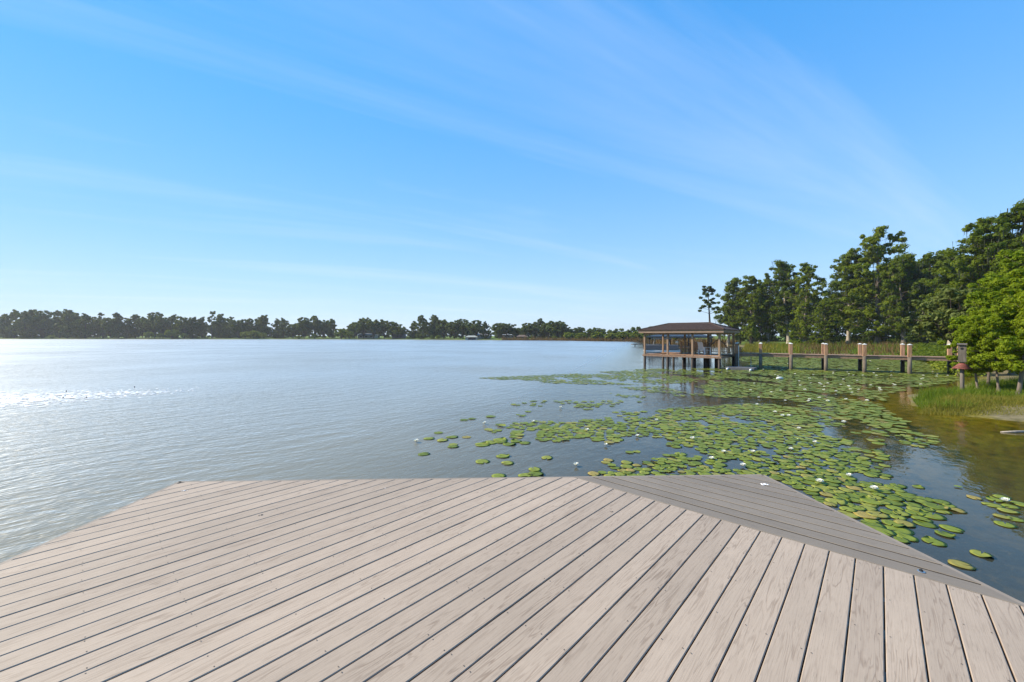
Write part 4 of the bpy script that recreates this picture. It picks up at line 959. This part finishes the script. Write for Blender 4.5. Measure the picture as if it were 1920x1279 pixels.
def make_tree(seed, H, style, leaf, leaf_size, n_leaf, bark, moss=0.0, low=0.28, wide=0.24, limbs=34, flare=1.8, girth=1.0):
    rng = np.random.default_rng(seed); mb = MB()
    lean = rng.normal(size=2) * 0.03 * H
    tr = (0.016 * H + 0.05) * girth
    def axis_pt(t): return np.array([lean[0] * t + 0.012 * H * math.sin(4 * t + seed), lean[1] * t + 0.012 * H * math.cos(3.3 * t + seed), H * t])
    ts = [-0.03, 0.0, 0.03, 0.08, 0.2, 0.4, 0.6, 0.8, 0.96]
    mb.tube([axis_pt(t) for t in ts], [tr * flare * 1.1, tr * flare, tr * (flare * .6 + .4), tr * 1.1, tr, tr * .8, tr * .55, tr * .33, tr * .1], 9)
    C, R = [], []
    if style == 'cypress':
        for k in range(limbs):
            t = low + (0.98 - low) * ((k + rng.random()) / limbs)
            u = (t - low) / (1 - low)
            prof = (0.55 + 0.45 * math.sin(math.pi * min(1, u * 0.95 + 0.1))) * (1 if u < .8 else 1 - 2.2 * (u - .8))
            Ln = wide * H * prof * rng.uniform(0.45, 1.15); az = k * 2.399 + rng.normal() * .5
            o = axis_pt(t - 0.04); e = o + np.array([math.cos(az) * Ln, math.sin(az) * Ln, Ln * rng.uniform(-0.10, 0.50)])
            limb(mb, rng, o, e, tr * .30 * (1.1 - t), tr * .06, 5)
            for f in (0.3, 0.5, 0.7, 0.88, 1.05):
                if rng.random() < 0.9:
                    c = o + (e - o) * f + rng.normal(size=3) * 0.026 * H
                    rr = H * rng.uniform(0.017, 0.046); C.append(c + [0, 0, rr * .2]); R.append((rr * rng.uniform(.8, 1.3), rr * rng.uniform(.8, 1.3), rr * rng.uniform(.45, .95)))
        C.append(axis_pt(.98)); R.append((H * .05, H * .05, H * .03))
    elif style == 'oak':
        for k in range(limbs):
            t = rng.uniform(low, 0.62); az = k * 2.399 + rng.normal() * .3; u = rng.random()
            ph_ = rng.uniform(-0.25, 1.45)
            e = axis_pt(.55) + np.array([math.cos(az) * math.cos(ph_) * wide * H, math.sin(az) * math.cos(ph_) * wide * H, math.sin(ph_) * H * .43]) * rng.uniform(.55, 1.08)
            o = axis_pt(t * .8); limb(mb, rng, o, e, tr * .4, tr * .06, 5)
            for f in (0.62, 1.0):
                rr = H * rng.uniform(0.045, 0.095); C.append(o + (e - o) * f + rng.normal(size=3) * .02 * H); R.append((rr, rr, rr * rng.uniform(.55, .85)))
    elif style == 'pine':
        for k in range(limbs):
            t = rng.uniform(0.52, 1.0); Ln = wide * H * rng.uniform(.4, 1) * (1.15 - .55 * (t - .5) * 2); az = k * 2.399
            o = axis_pt(t - .02); e = o + np.array([math.cos(az) * Ln, math.sin(az) * Ln, Ln * rng.uniform(.05, .5)])
            limb(mb, rng, o, e, tr * .2, tr * .06, 5)
            rr = H * rng.uniform(.022, .045); C.append(e); R.append((rr, rr, rr * .55))
    elif style == 'young':       # low spreading sprays
        for k in range(limbs):
            t = low + (0.98 - low) * (k + rng.random()) / limbs; u = (t - low) / (1 - low)
            Ln = wide * H * (1 - .40 * u) * rng.uniform(.35, 1.2); az = k * 2.399 + rng.normal() * .3
            o = axis_pt(t); e = o + np.array([math.cos(az) * Ln, math.sin(az) * Ln, Ln * rng.uniform(-.15, .75)])
            limb(mb, rng, o, e, tr * .28 * (1.1 - u), tr * .05, 5)
            for f in (.35, .6, .8, 1.0):
                c = o + (e - o) * f + rng.normal(size=3) * .035 * H
                rr = H * rng.uniform(.025, .075); C.append(c); R.append((rr, rr, rr * rng.uniform(.4, .9)))
    trunk = mb.mesh('trunk', True); trunk.materials.append(bark)
    V, Qd = leaf_cards(rng, C, R, max(1, n_leaf // len(C)), leaf_size, 1.9 if style != 'young' else 2.6)
    crown = np_mesh('crown', V, Qd, mat=leaf)
    ms = None
    if moss > 0:
        sel = [i for i in range(len(C)) if rng.random() < moss]
        mv = []
        for i in sel:
            for j in range(9):
                p = np.array(C[i]) + rng.normal(size=3) * np.array(R[i]) * .6; ln_ = rng.uniform(.02, .09) * H; wd2 = rng.uniform(.0012, .0032) * H; a = rng.uniform(0, 3.14)
                dv = np.array([math.cos(a), math.sin(a), 0]) * wd2
                mv += [p - dv, p + dv, p + dv * .2 + [rng.normal() * .03, rng.normal() * .03, -ln_], p - dv * .3 + [0, 0, -ln_ * .9]]
        if mv: ms = np_mesh('moss', np.array(mv), np.arange(len(mv)).reshape(-1, 4), mat=M['moss'])
    return dict(H=H, trunk=trunk, crown=crown, moss=ms)
def plant(name, T, loc, height_, rz, label, cat='tree', group=None, wscale=1.0):
    o = empty(name, loc, rz); k = height_ / T['H']; o.scale = (k * wscale, k * wscale, k)
    tag(o, label, cat, group)
    link('trunk', T['trunk'], o); link('crown', T['crown'], o)
    if T['moss']: tag(link('moss', T['moss'], o), kind='stuff')
    return o
tr_ = random.Random(3)
# tall cypresses of the right shore
CY = [make_tree(100 + s, 20, 'cypress', M['leaf_cyp2'] if s in (0, 2) else M['leaf_cyp'], 0.25, 21000, M['bark_pale'] if s % 2 else M['bark'], moss=0.30, low=(0.12, 0.20, 0.10, 0.26, 0.16)[s], wide=(0.25, 0.23, 0.28, 0.22, 0.26)[s], limbs=58) for s in range(5)]
OK_ = [make_tree(140 + s, 18, 'oak', M['leaf_dark'], 0.36, 15000, M['bark_dark'], moss=0.25, low=.2, wide=.40, limbs=60) for s in range(2)]
PINE = make_tree(160, 18, 'pine', M['leaf_dark'], 0.30, 3600, M['bark_dark'], low=.5, wide=.16, limbs=34)
def ht(topy, Y, z): return HC - z + (HY - topy) * Y / F
FR_T = [  # px, top row, distance, tree, width scale, label
    (1367, 522, 112, 1, 1.0, 'slim dark cypress directly behind the boathouse roof, right of the pine'),
    (1407, 517, 106, 0, 0.95, 'cypress rising behind the right end of the boathouse'),
    (1440, 521, 110, 3, 0.9, 'mossy cypress between boathouse and the leaning pale trunk'),
    (1478, 488, 100, 1, 0.95, 'tall flat-topped cypress above the lawn'),
    (1508, 497, 92, 2, 0.85, 'rounded mossy cypress right of the lawn'),
    (1548, 560, 80, 0, 1.1, 'low bright green cypress in the dip of the tree line'),
    (1588, 470, 84, 3, 0.9, 'cypress leaning on the left flank of the tallest middle tree'),
    (1642, 431, 78, 2, 0.95, 'tallest cypress in the middle of the right shore'),
    (1692, 480, 73, 4, 0.9, 'dark cypress with a pale straight trunk behind the walkway'),
    (1850, 408, 50, 0, 0.95, 'big layered cypress reaching left near the right edge'),
    (1922, 375, 46, 4, 1.0, 'tallest cypress with pale limbs, cut by the right edge'),
    (1786, 466, 62, 3, 1.0, 'mossy sparse-topped cypress left of the big layered one'),
]
for px, top, Y, k, ws, lab in FR_T:
    p = atd(px, Y); z = gz(p.x, p.y); p.z = z - 0.05
    plant('cypress_tree', CY[k], p, ht(top, Y, z), tr_.uniform(0, 6.28), lab, 'tree', 'tall cypresses on the right shore', ws)
p = atd(1331, 122); z = gz(p.x, p.y); p.z = z
plant('pine_tree', PINE, p, ht(537, 122, z), 1.0, 'thin dark pine standing alone above the boathouse roof', 'tree')
for px, top, Y, k, lab in [(1733, 474, 80, 0, 'broad dark oak filling the shade behind the walkway'), (1675, 500, 98, 1, 'dark oak behind the tallest cypress, mostly hidden'),
                           (1570, 540, 100, 0, 'dark oak behind the low bright cypress'), (1500, 540, 118, 1, 'dark oak in the shade behind the lawn'), (1425, 545, 130, 0, 'dark oak behind the cypresses by the boathouse'),
                           (1800, 490, 76, 1, 'dark oak behind the grey-green willow'), (1870, 440, 68, 0, 'dark oak behind the big layered cypress'), (1770, 520, 92, 0, 'dark oak deep in the wood right of the pale trunk'),
                           (1620, 520, 112, 1, 'dark oak deep in the wood behind the middle posts'), (1940, 450, 60, 1, 'dark oak at the right edge behind the young cypresses'), (1375, 560, 136, 1, 'dark oak at the left end of the right shore wood')]:
    p = atd(px, Y); z = gz(p.x, p.y); p.z = z - .05
    plant('oak_tree', OK_[k], p, ht(top, Y, z), tr_.uniform(0, 6.28), lab, 'tree', 'dark oaks in the right shore wood', 0.9)
# low bushes and the lawn edge
BU = [make_tree(170 + s, 4, 'oak', M['leaf_bush'] if s == 0 else M['leaf_dark'], 0.22, 3200, M['bark_dark'], low=.05, wide=.5, limbs=36, flare=1.1) for s in range(2)]
for px, top, Y, k, ws, lab in [(1408, 605, 98, 0, .6, 'bright green bush right of the boathouse roof'), (1432, 628, 104, 1, 1.0, 'dark rounded bush behind the lawn'), (1560, 622, 84, 1, 1.2, 'dark shrub under the low bright cypress'),
                               (1520, 628, 96, 1, 1.0, 'dark shrub at the right end of the lawn'), (1650, 622, 80, 1, 1.2, 'dark shrub between trunks behind the middle posts'), (1720, 615, 66, 1, 1.1, 'dark shrub in the deepest shade right of the pale trunk'),
                               (1600, 626, 88, 1, 1.3, 'dark shrub below the tallest cypress'), (1690, 628, 84, 1, 1.3, 'dark shrub behind the pale straight trunk'), (1388, 620, 108, 1, 1.0, 'dark shrub just right of the boathouse eave')]:
    p = atd(px, Y); z = gz(p.x, p.y); p.z = z - .05
    plant('shrub', BU[k], p, ht(top, Y, z), tr_.uniform(0, 6.28), lab, 'shrub', 'shrubs along the right shore', ws)
# grey-green willow-like tree and the young cypresses near the nest box
WI = make_tree(190, 7, 'oak', M['leaf_grey'], 0.20, 9000, M['bark_dark'], low=.06, wide=.40, limbs=64, flare=1.2)
p = atd(1795, 33); z = gz(p.x, p.y); p.z = z - .05
plant('willow_tree', WI, p, ht(540, 33, z), 0.6, 'grey-green bushy willow overhanging the shore behind the nest box', 'tree', None, 1.0)
YC = [make_tree(200 + s, 6, 'young', M['leaf_bright'], 0.075, 34000, M['bark'], girth=.62, low=(.24, .30, .27)[s], wide=(.36, .33, .40)[s], limbs=44, flare=2.5) for s in range(3)]
for px, py, top, k, ws, lab in [(1833, 733, 610, 1, .9, 'young cypress with flared pale base, nearest the nest box'), (1854, 729, 580, 0, .9, 'young cypress second from the nest box'),
                                (1874, 737, 590, 2, .8, 'young cypress with a dark slim trunk, third from the nest box'), (1910, 750, 545, 1, 1.0, 'young cypress with the broadest flared base at the right edge'),
                                (1945, 735, 500, 0, 1.0, 'young cypress cut by the right edge, behind the broad-based one')]:
    p = at(px, py, 0.05)
    plant('young_cypress', YC[k], p, ht(top, p.y, 0.05), tr_.uniform(0, 6.28), lab, 'tree', 'young cypresses by the nest box', ws)
for px, Y, top, k, ws, lab in [(1900, 25, 520, 2, .95, 'taller bright cypress behind the young ones at the right'), (1868, 29, 545, 0, .9, 'bright green cypress between willow and the right edge'), (1945, 27, 470, 1, 1.0, 'bright cypress rising at the right edge under the tallest crown')]:
    p = atd(px, Y); z = gz(p.x, p.y); p.z = z - .03
    plant('young_cypress', YC[k], p, ht(top, Y, z), tr_.uniform(0, 6.28), lab, 'tree', 'bright cypresses behind the nest box', ws)

# far shore
FT = [make_tree(300 + s, 20, 'cypress', M['leaf_far'], 0.85, 4200, M['bark_dark'], low=(.03, .1, .03, .06)[s], wide=(.30, .24, .33, .27)[s], limbs=40, flare=1.3) for s in range(4)]
FO = [make_tree(320 + s, 18, 'oak', M['leaf_far'], 0.9, 4200, M['bark_dark'], low=.08, wide=.46, limbs=56, flare=1.2) for s in range(3)]
FS = make_tree(330, 22, 'pine', M['leaf_far'], 0.9, 500, M['bark_dark'], low=.5, wide=.13, limbs=20)
FB = make_tree(340, 5, 'oak', M['leaf_bush'], 0.6, 1300, M['bark_dark'], low=.04, wide=.62, limbs=30, flare=1.1)
def far_y(px):       # distance of the far shoreline at a photo column
    k = (px - CX) / F; best = None
    for a, b in zip(SHORE[15:26], SHORE[16:27]):
        den = (b[0] - a[0]) - k * (b[1] - a[1])
        if abs(den) < 1e-9: continue
        t = (k * a[1] - a[0]) / den
        if -0.001 <= t <= 1.001:
            y = a[1] + t * (b[1] - a[1]); best = y if best is None else min(best, y)
    return best or 310
# tops of the far tree line read off the photo: px, top row, kind
FAR = [(6, 590, 'c'), (27, 580, 'c'), (48, 588, 'c'), (62, 581, 'c'), (80, 585, 'o'), (98, 600, 'o'), (112, 584, 'c'), (127, 581, 'c'), (145, 584, 'c'), (160, 590, 'c'), (176, 596, 'o'), (193, 586, 's'), (207, 596, 'o'),
       (222, 586, 'c'), (238, 594, 'c'), (254, 588, 'c'), (272, 592, 'o'), (290, 585, 'o'), (306, 594, 'o'), (325, 590, 'c'), (346, 594, 'o'), (362, 596, 'c'), (378, 594, 'c'), (397, 580, 's'), (414, 589, 'c'), (431, 591, 'c'),
       (448, 599, 'o'), (470, 597, 'o'), (484, 595, 'c'), (496, 591, 'c'), (520, 599, 'c'), (532, 598, 'c'), (550, 604, 'o'), (570, 597, 'o'), (590, 594, 'o'), (606, 600, 'o'), (622, 595, 'c'), (648, 612, 'o'),
       (668, 599, 'o'), (682, 595, 'o'), (700, 599, 'o'), (720, 597, 'o'), (738, 603, 'o'), (752, 610, 'o'), (775, 604, 'c'), (792, 593, 'c'), (814, 593, 'c'), (832, 599, 'o'), (852, 598, 'o'), (868, 600, 'o'), (893, 604, 'o'),
       (910, 602, 'c'), (936, 608, 'o'), (950, 606, 'o'), (968, 612, 'o'), (990, 609, 'o'), (1003, 607, 'o'), (1015, 599, 'c'), (1028, 600, 'o'), (1045, 603, 'o'), (1060, 611, 'o'), (1082, 615, 'o'), (1108, 614, 'o'), (1122, 616, 'o'), (1150, 619, 'o'), (1180, 618, 'o'), (1202, 617, 'o'), (1228, 614, 'o'), (1260, 612, 'o'), (1295, 606, 'o')]
kc = {'c': 0, 'o': 0, 's': 0}
KN = {'c': ('cypress_tree', 'dark feathery cypress'), 'o': ('oak_tree', 'rounded dark oak'), 's': ('bare_top_tree', 'thin snag-topped tree')}
for px, top, kd in FAR:
    Y = far_y(px) + 10 + tr_.uniform(0, 14); p = atd(px, Y); z = gz(p.x, p.y); p.z = z - .1
    T = {'c': FT[tr_.randrange(4)], 'o': FO[tr_.randrange(3)], 's': FS}[kd]
    h = ht(top + tr_.choice((-2, 0, 0, 2, 3)), Y, z); nm, ds = KN[kd]
    wsc = {'c': 1.0, 'o': min(1.35, max(0.9, 15 / max(h, 5)))}.get(kd, 1.0)
    plant(nm, T, p, h, tr_.uniform(0, 6.28), f'{ds} on the far shore, {ordinal(kc[kd])} of its kind from the left', 'tree', 'trees along the far shore', wsc); kc[kd] += 1
    if kd == 's':
        plant('oak_tree', FO[0], p + Vector((3, 4, 0)), h * .68, 0.3, f'low dark oak at the foot of the {ORD[kc["s"] - 1]} snag-topped far tree', 'tree', 'trees along the far shore', 1.0)
# second, hazier row closing the gaps
for i in range(58):
    px = -30 + i * 22.5 + tr_.uniform(-6, 6); Y = far_y(px) + 36 + tr_.uniform(0, 14); p = atd(px, Y); z = gz(p.x, p.y); p.z = z - .1
    near_tops = sorted(FAR, key=lambda f: abs(f[0] - px))[:2]; top = max(n_[1] for n_ in near_tops) + 9 + tr_.uniform(0, 12)
    plant('oak_tree', FO[i % 3], p, ht(min(top, 622), Y, z), tr_.uniform(0, 6.28), f'dark backing oak behind the far tree line, {ordinal(i)} from the left', 'tree', 'trees behind the far tree line', 1.25)
FBU = [(98, 628, 1.2), (280, 622, 1.0), (300, 625, 1.0), (322, 618, 1.2), (345, 625, 1.0), (460, 622, 1.1), (475, 620, 1.2), (494, 624, 1.0), (560, 629, 1.2), (590, 626, 1.1), (640, 617, 1.2), (655, 621, 1.1), (810, 629, .9), (822, 628, .9), (765, 631, 1.2),
       (1066, 623, 1.3), (1090, 624, 1.3), (1120, 622, 1.3), (1145, 624, 1.3), (1170, 622, 1.3), (1195, 622, 1.3), (1040, 630, 1.2), (1235, 624, 1.3), (1275, 622, 1.3), (1215, 627, 1.2)]
for i, (px, top, ws) in enumerate(FBU):
    Y = far_y(px) + 4; p = atd(px, Y); z = gz(p.x, p.y); p.z = z - .1
    plant('bush', FB, p, max(1.4, ht(top, Y, z)), tr_.uniform(0, 6.28), f'yellow-green bush at the far waterline, {ordinal(i)} from the left' if i < 26 else '', 'bush', 'bushes at the far waterline', ws)

# houses on the far shore
def house(name, px, Y, w_, d_, wall_h, roof_h, wall_c, roof_c, label, rz=0.0, cat='house', opening=False):
    p = atd(px, Y); z = gz(p.x, p.y); h = empty(name, (p.x, p.y, z), rz); tag(h, label, cat)
    wm, rm = simple(name + '_wall', wall_c, 0.8, 0.08), simple(name + '_roof', roof_c, 0.8, 0.2)
    MB().box((0, 0, wall_h / 2 - .2), (w_, d_, wall_h + .4)).build('wall', wm, h)
    x0, y0 = w_ / 2 + .5, d_ / 2 + .5
    v = [(-x0, -y0, wall_h), (x0, -y0, wall_h), (x0, y0, wall_h), (-x0, y0, wall_h), (-w_ * .28, 0, wall_h + roof_h), (w_ * .28, 0, wall_h + roof_h)]
    mb = MB(); mb.add(v, [(0, 1, 5, 4), (1, 2, 5), (2, 3, 4, 5), (3, 0, 4), (0, 3, 2, 1)]); mb.build('roof', rm, h)
    if opening: MB().box((0.3, -d_ / 2 - .03, wall_h * .42), (w_ * .62, 0.08, wall_h * .8)).build('boat_opening', M['dark'], h)
    else:
        for k in range(3): MB().box((-w_ * .3 + k * w_ * .3, -d_ / 2 - .03, wall_h * .55), (w_ * .14, .08, wall_h * .4)).build('window', M['roof_blue'], h)
house('lake_house', 690, 312, 13, 8, 2.6, 1.2, (.30, .30, .27), (.16, .16, .15), 'low grey house under the big oaks on the far shore, left of centre')
house('lake_house', 748, 306, 9, 7, 2.6, 2.0, (.12, .12, .14), (.10, .10, .12), 'dark blue-grey house roof in the gap of the far trees')
house('far_boathouse', 884, 252, 7.5, 6, 1.6, 1.0, (.34, .35, .30), (.33, .34, .29), 'pale boathouse with a dark opening on the far waterline', 0.1, 'boathouse', True)
house('lake_house', 954, 270, 8, 7, 2.4, .8, (.20, .17, .15), (.45, .45, .44), 'house with a pale flat roof behind the far lawn')
house('lake_house', 905, 275, 10, 7, 2.2, 1.2, (.32, .28, .24), (.22, .2, .2), 'beige house behind the far lawn, left of the pale-roofed one')
house('far_boathouse', 979, 240, 6, 5, 1.7, 1.0, (.13, .09, .07), (.16, .12, .10), 'brown boathouse on the far waterline below the big round oak', 0, 'boathouse', True)

# ------------------------------------------------------------------ grasses (uncountable)
def blades(name, region_pts, n, hr, wr, mat, label, seed, zoff=-0.05, lean=0.35, keep=None, world=False):
    rng = np.random.default_rng(seed)
    W = region_pts if world else wpoly(region_pts); W = np.array(W); lo, hi = W.min(0), W.max(0)
    P = []
    while len(P) < n:
        q = rng.uniform(lo, hi, (n, 2)); 
        for a in q:
            if inpoly((a[0], a[1]), [tuple(t) for t in W]):
                v = mnoise.noise(Vector((a[0] * .7, a[1] * .7, seed)))
                if keep is None or v > keep: P.append(a)
            if len(P) >= n: break
    P = np.array(P); z = np.maximum(height(P), -0.25) + zoff
    h = rng.uniform(hr[0], hr[1], n) * np.array([max(.35, .8 + 1.1 * mnoise.noise(Vector((a[0] * .45, a[1] * .45, seed + 20)))) for a in P]); wv = rng.uniform(wr[0], wr[1], n); a = rng.uniform(0, 6.28, n); b = rng.uniform(0, 6.28, n); ln_ = h * rng.uniform(0, lean, n)
    B = np.column_stack([P, z]); dv = np.column_stack([np.cos(a) * wv, np.sin(a) * wv, np.zeros(n)])
    mid = B + np.column_stack([np.cos(b) * ln_ * .35, np.sin(b) * ln_ * .35, h * .55]); tip = B + np.column_stack([np.cos(b) * ln_, np.sin(b) * ln_, h])
    V = np.stack([B - dv, B + dv, mid + dv * .8, mid - dv * .8, tip], 1).reshape(-1, 3)
    i0 = np.arange(n) * 5
    m = np_mesh(name, V, np.column_stack([i0, i0 + 1, i0 + 2, i0 + 3]), np.column_stack([i0 + 3, i0 + 2, i0 + 4]), mat)
    return tag(link(name, m), label, 'grass', None, 'stuff')
blades('shore_grass', [(1712, 752), (1735, 742), (1800, 733), (1840, 725), (1935, 718), (1935, 765), (1840, 768), (1780, 772), (1725, 768)], 15000, (0.10, 0.50), (0.004, 0.010), M['grass'], 'bright green shore grass round the nest box pole', 1, -0.05, 0.7, -0.25)
blades('golden_grass', [(1770, 756), (1935, 738), (1935, 783), (1860, 781), (1800, 780), (1715, 776)], 11000, (0.08, 0.34), (0.004, 0.009), M['grass_gold'], 'golden grass in front of the young cypresses', 2, -0.05, 0.8, -0.3)
blades('brown_reeds', [(1500, 668), (1720, 671), (1716, 655), (1620, 652), (1500, 652)], 5200, (0.3, 1.15), (0.018, 0.04), M['reed'], 'reddish brown reeds behind the walkway', 3, -0.05, 0.5, 0.02)
blades('green_reeds', [(1440, 664), (1720, 673), (1740, 657), (1620, 652), (1450, 652)], 3200, (0.3, 1.0), (0.018, 0.045), M['grass'], 'mixed green reeds behind the walkway', 9, -0.05, 0.6, -0.05)
blades('marsh_grass', [(1390, 655), (1500, 662), (1500, 652), (1400, 649)], 4000, (0.4, 1.0), (0.03, 0.06), M['grass_gold'], 'yellow-green marsh grass between boathouse and lawn', 4, -0.05, 0.4, -0.2)
def ground_cover(name, region, n, size, mat, label, seed, hmax):
    rng = np.random.default_rng(seed); W = np.array(wpoly(region)); lo, hi = W.min(0), W.max(0); C = []
    while len(C) < n:
        q = rng.uniform(lo, hi)
        if inpoly(tuple(q), [tuple(t) for t in W]): C.append(q)
    C = np.array(C); z = np.maximum(height(C), 0); hh = rng.uniform(.3, 1, n) * hmax
    V, Qd = leaf_cards(rng, np.column_stack([C, z + hh * .5]), np.column_stack([hh * .8, hh * .8, hh * .55]), 34, size, 1.5, .6)
    tag(link(name, np_mesh(name, V, Qd, mat=mat)), label, 'plants', None, 'stuff')
ground_cover('broadleaf_cover', [(1690, 672), (1800, 690), (1830, 700), (1850, 690), (1800, 668), (1720, 658)], 420, 0.15, M['leaf_cyp'], 'dark leafy plants along the bank behind the nest box', 5, 0.9)
ground_cover('golden_cover', [(1750, 690), (1795, 706), (1850, 708), (1850, 694), (1790, 684)], 170, 0.10, M['leaf_bush'], 'yellow-green low sprays along the bank behind the walkway end', 6, 0.8)
ground_cover('understory', [(1480, 651), (1720, 653), (1740, 648.5), (1480, 646)], 420, 0.34, M['leaf_cyp'], 'low green weeds at the foot of the right shore wood', 7, 1.3)
# far reeds along the waterline
rg = [tuple((Vector((a[0], a[1])) + Vector((0, d_))).to_tuple()) for a, d_ in [((59, 112), 0), ((62, 140), 0), ((58, 172), -2), ((42, 188), -3), ((24, 220), -3), ((-6, 236), -2), ((-6, 240), 0), ((26, 226), 0), ((46, 194), 2), ((64, 176), 2), ((68, 140), 0), ((64, 112), 0)]]
blades('far_reeds', rg, 9000, (0.8, 2.2), (0.06, 0.14), M['reed'], 'tawny reeds along the far waterline left of the boathouse', 8, -0.1, 0.2, None, True)
# driftwood stick by the sand
q = at(1877, 811); q2 = at(1935, 812)
st_ = MB().tube([(0, 0, 0.0), ((q2 - q).x * .5, (q2 - q).y * .5, 0.015), ((q2 - q).x, (q2 - q).y, 0.03)], [0.02, 0.035, 0.03], 8).build('driftwood', M['bark_pale'], None, True); st_.location = (q.x, q.y, 0.01)
tag(st_, 'pale driftwood stick lying in the shallows at the right edge', 'driftwood')

# ------------------------------------------------------------------ woods that read as one dark mass
def wood_mass(name, line, depth, n, hmin, hmax, size, per, mat, label, seed):
    rng = np.random.default_rng(seed); L_ = np.array(line, float)
    seg = np.linalg.norm(np.diff(L_, axis=0), axis=1); cum = np.concatenate([[0], np.cumsum(seg)])
    t = rng.uniform(0, cum[-1], n); i = np.clip(np.searchsorted(cum, t) - 1, 0, len(seg) - 1)
    u = (t - cum[i]) / seg[i]; P = L_[i] + (L_[i + 1] - L_[i]) * u[:, None]
    rad = P / np.linalg.norm(P, axis=1)[:, None]
    P = P + rad * rng.uniform(0, depth, n)[:, None]
    z = np.maximum(height(P), 0); h = rng.uniform(0, 1, n) ** 0.8 * rng.uniform(hmin, hmax, n); r = rng.uniform(.07, .16, n) * hmax + .4
    V, Qd = leaf_cards(rng, np.column_stack([P, z + h]), np.column_stack([r, r, r * .7]), per, size, 1.6, .4)
    tag(link(name, np_mesh(name, V, Qd, mat=mat)), label, 'wood', None, 'stuff')
wood_mass('wood_undergrowth', [tuple(atd(a, b).xy) for a, b in ((1378, 142), (1450, 128), (1540, 116), (1640, 104), (1740, 92), (1850, 74), (1990, 62))], 16, 620, 4, 8.5, 0.36, 60, M['leaf_dark'], 'dark undergrowth of the wood behind the right shore trees', 41)
wood_mass('far_wood', [tuple(atd(a, far_y(a) + 42).xy) for a in range(-80, 1330, 30)], 14, 1300, 3, 6.5, 1.0, 34, M['leaf_far'], 'dark wood closing the far shore behind the single trees', 42)

# ------------------------------------------------------------------ haze over the lake
hz = MB().box((0, 800, 28), (7000, 6200, 68)).build('haze', None)
hm, n, l = mat_new('haze')
pv = n('ShaderNodeVolumePrincipled'); pv.inputs['Color'].default_value = (0.96, 0.98, 1.0, 1); pv.inputs['Density'].default_value = 0.00020; pv.inputs['Anisotropy'].default_value = 0.2
o_ = n('ShaderNodeOutputMaterial'); l(pv.outputs[0], o_.inputs['Volume'])
hz.data.materials.append(hm); tag(hz, 'thin pale haze over the lake', None, None, 'stuff')
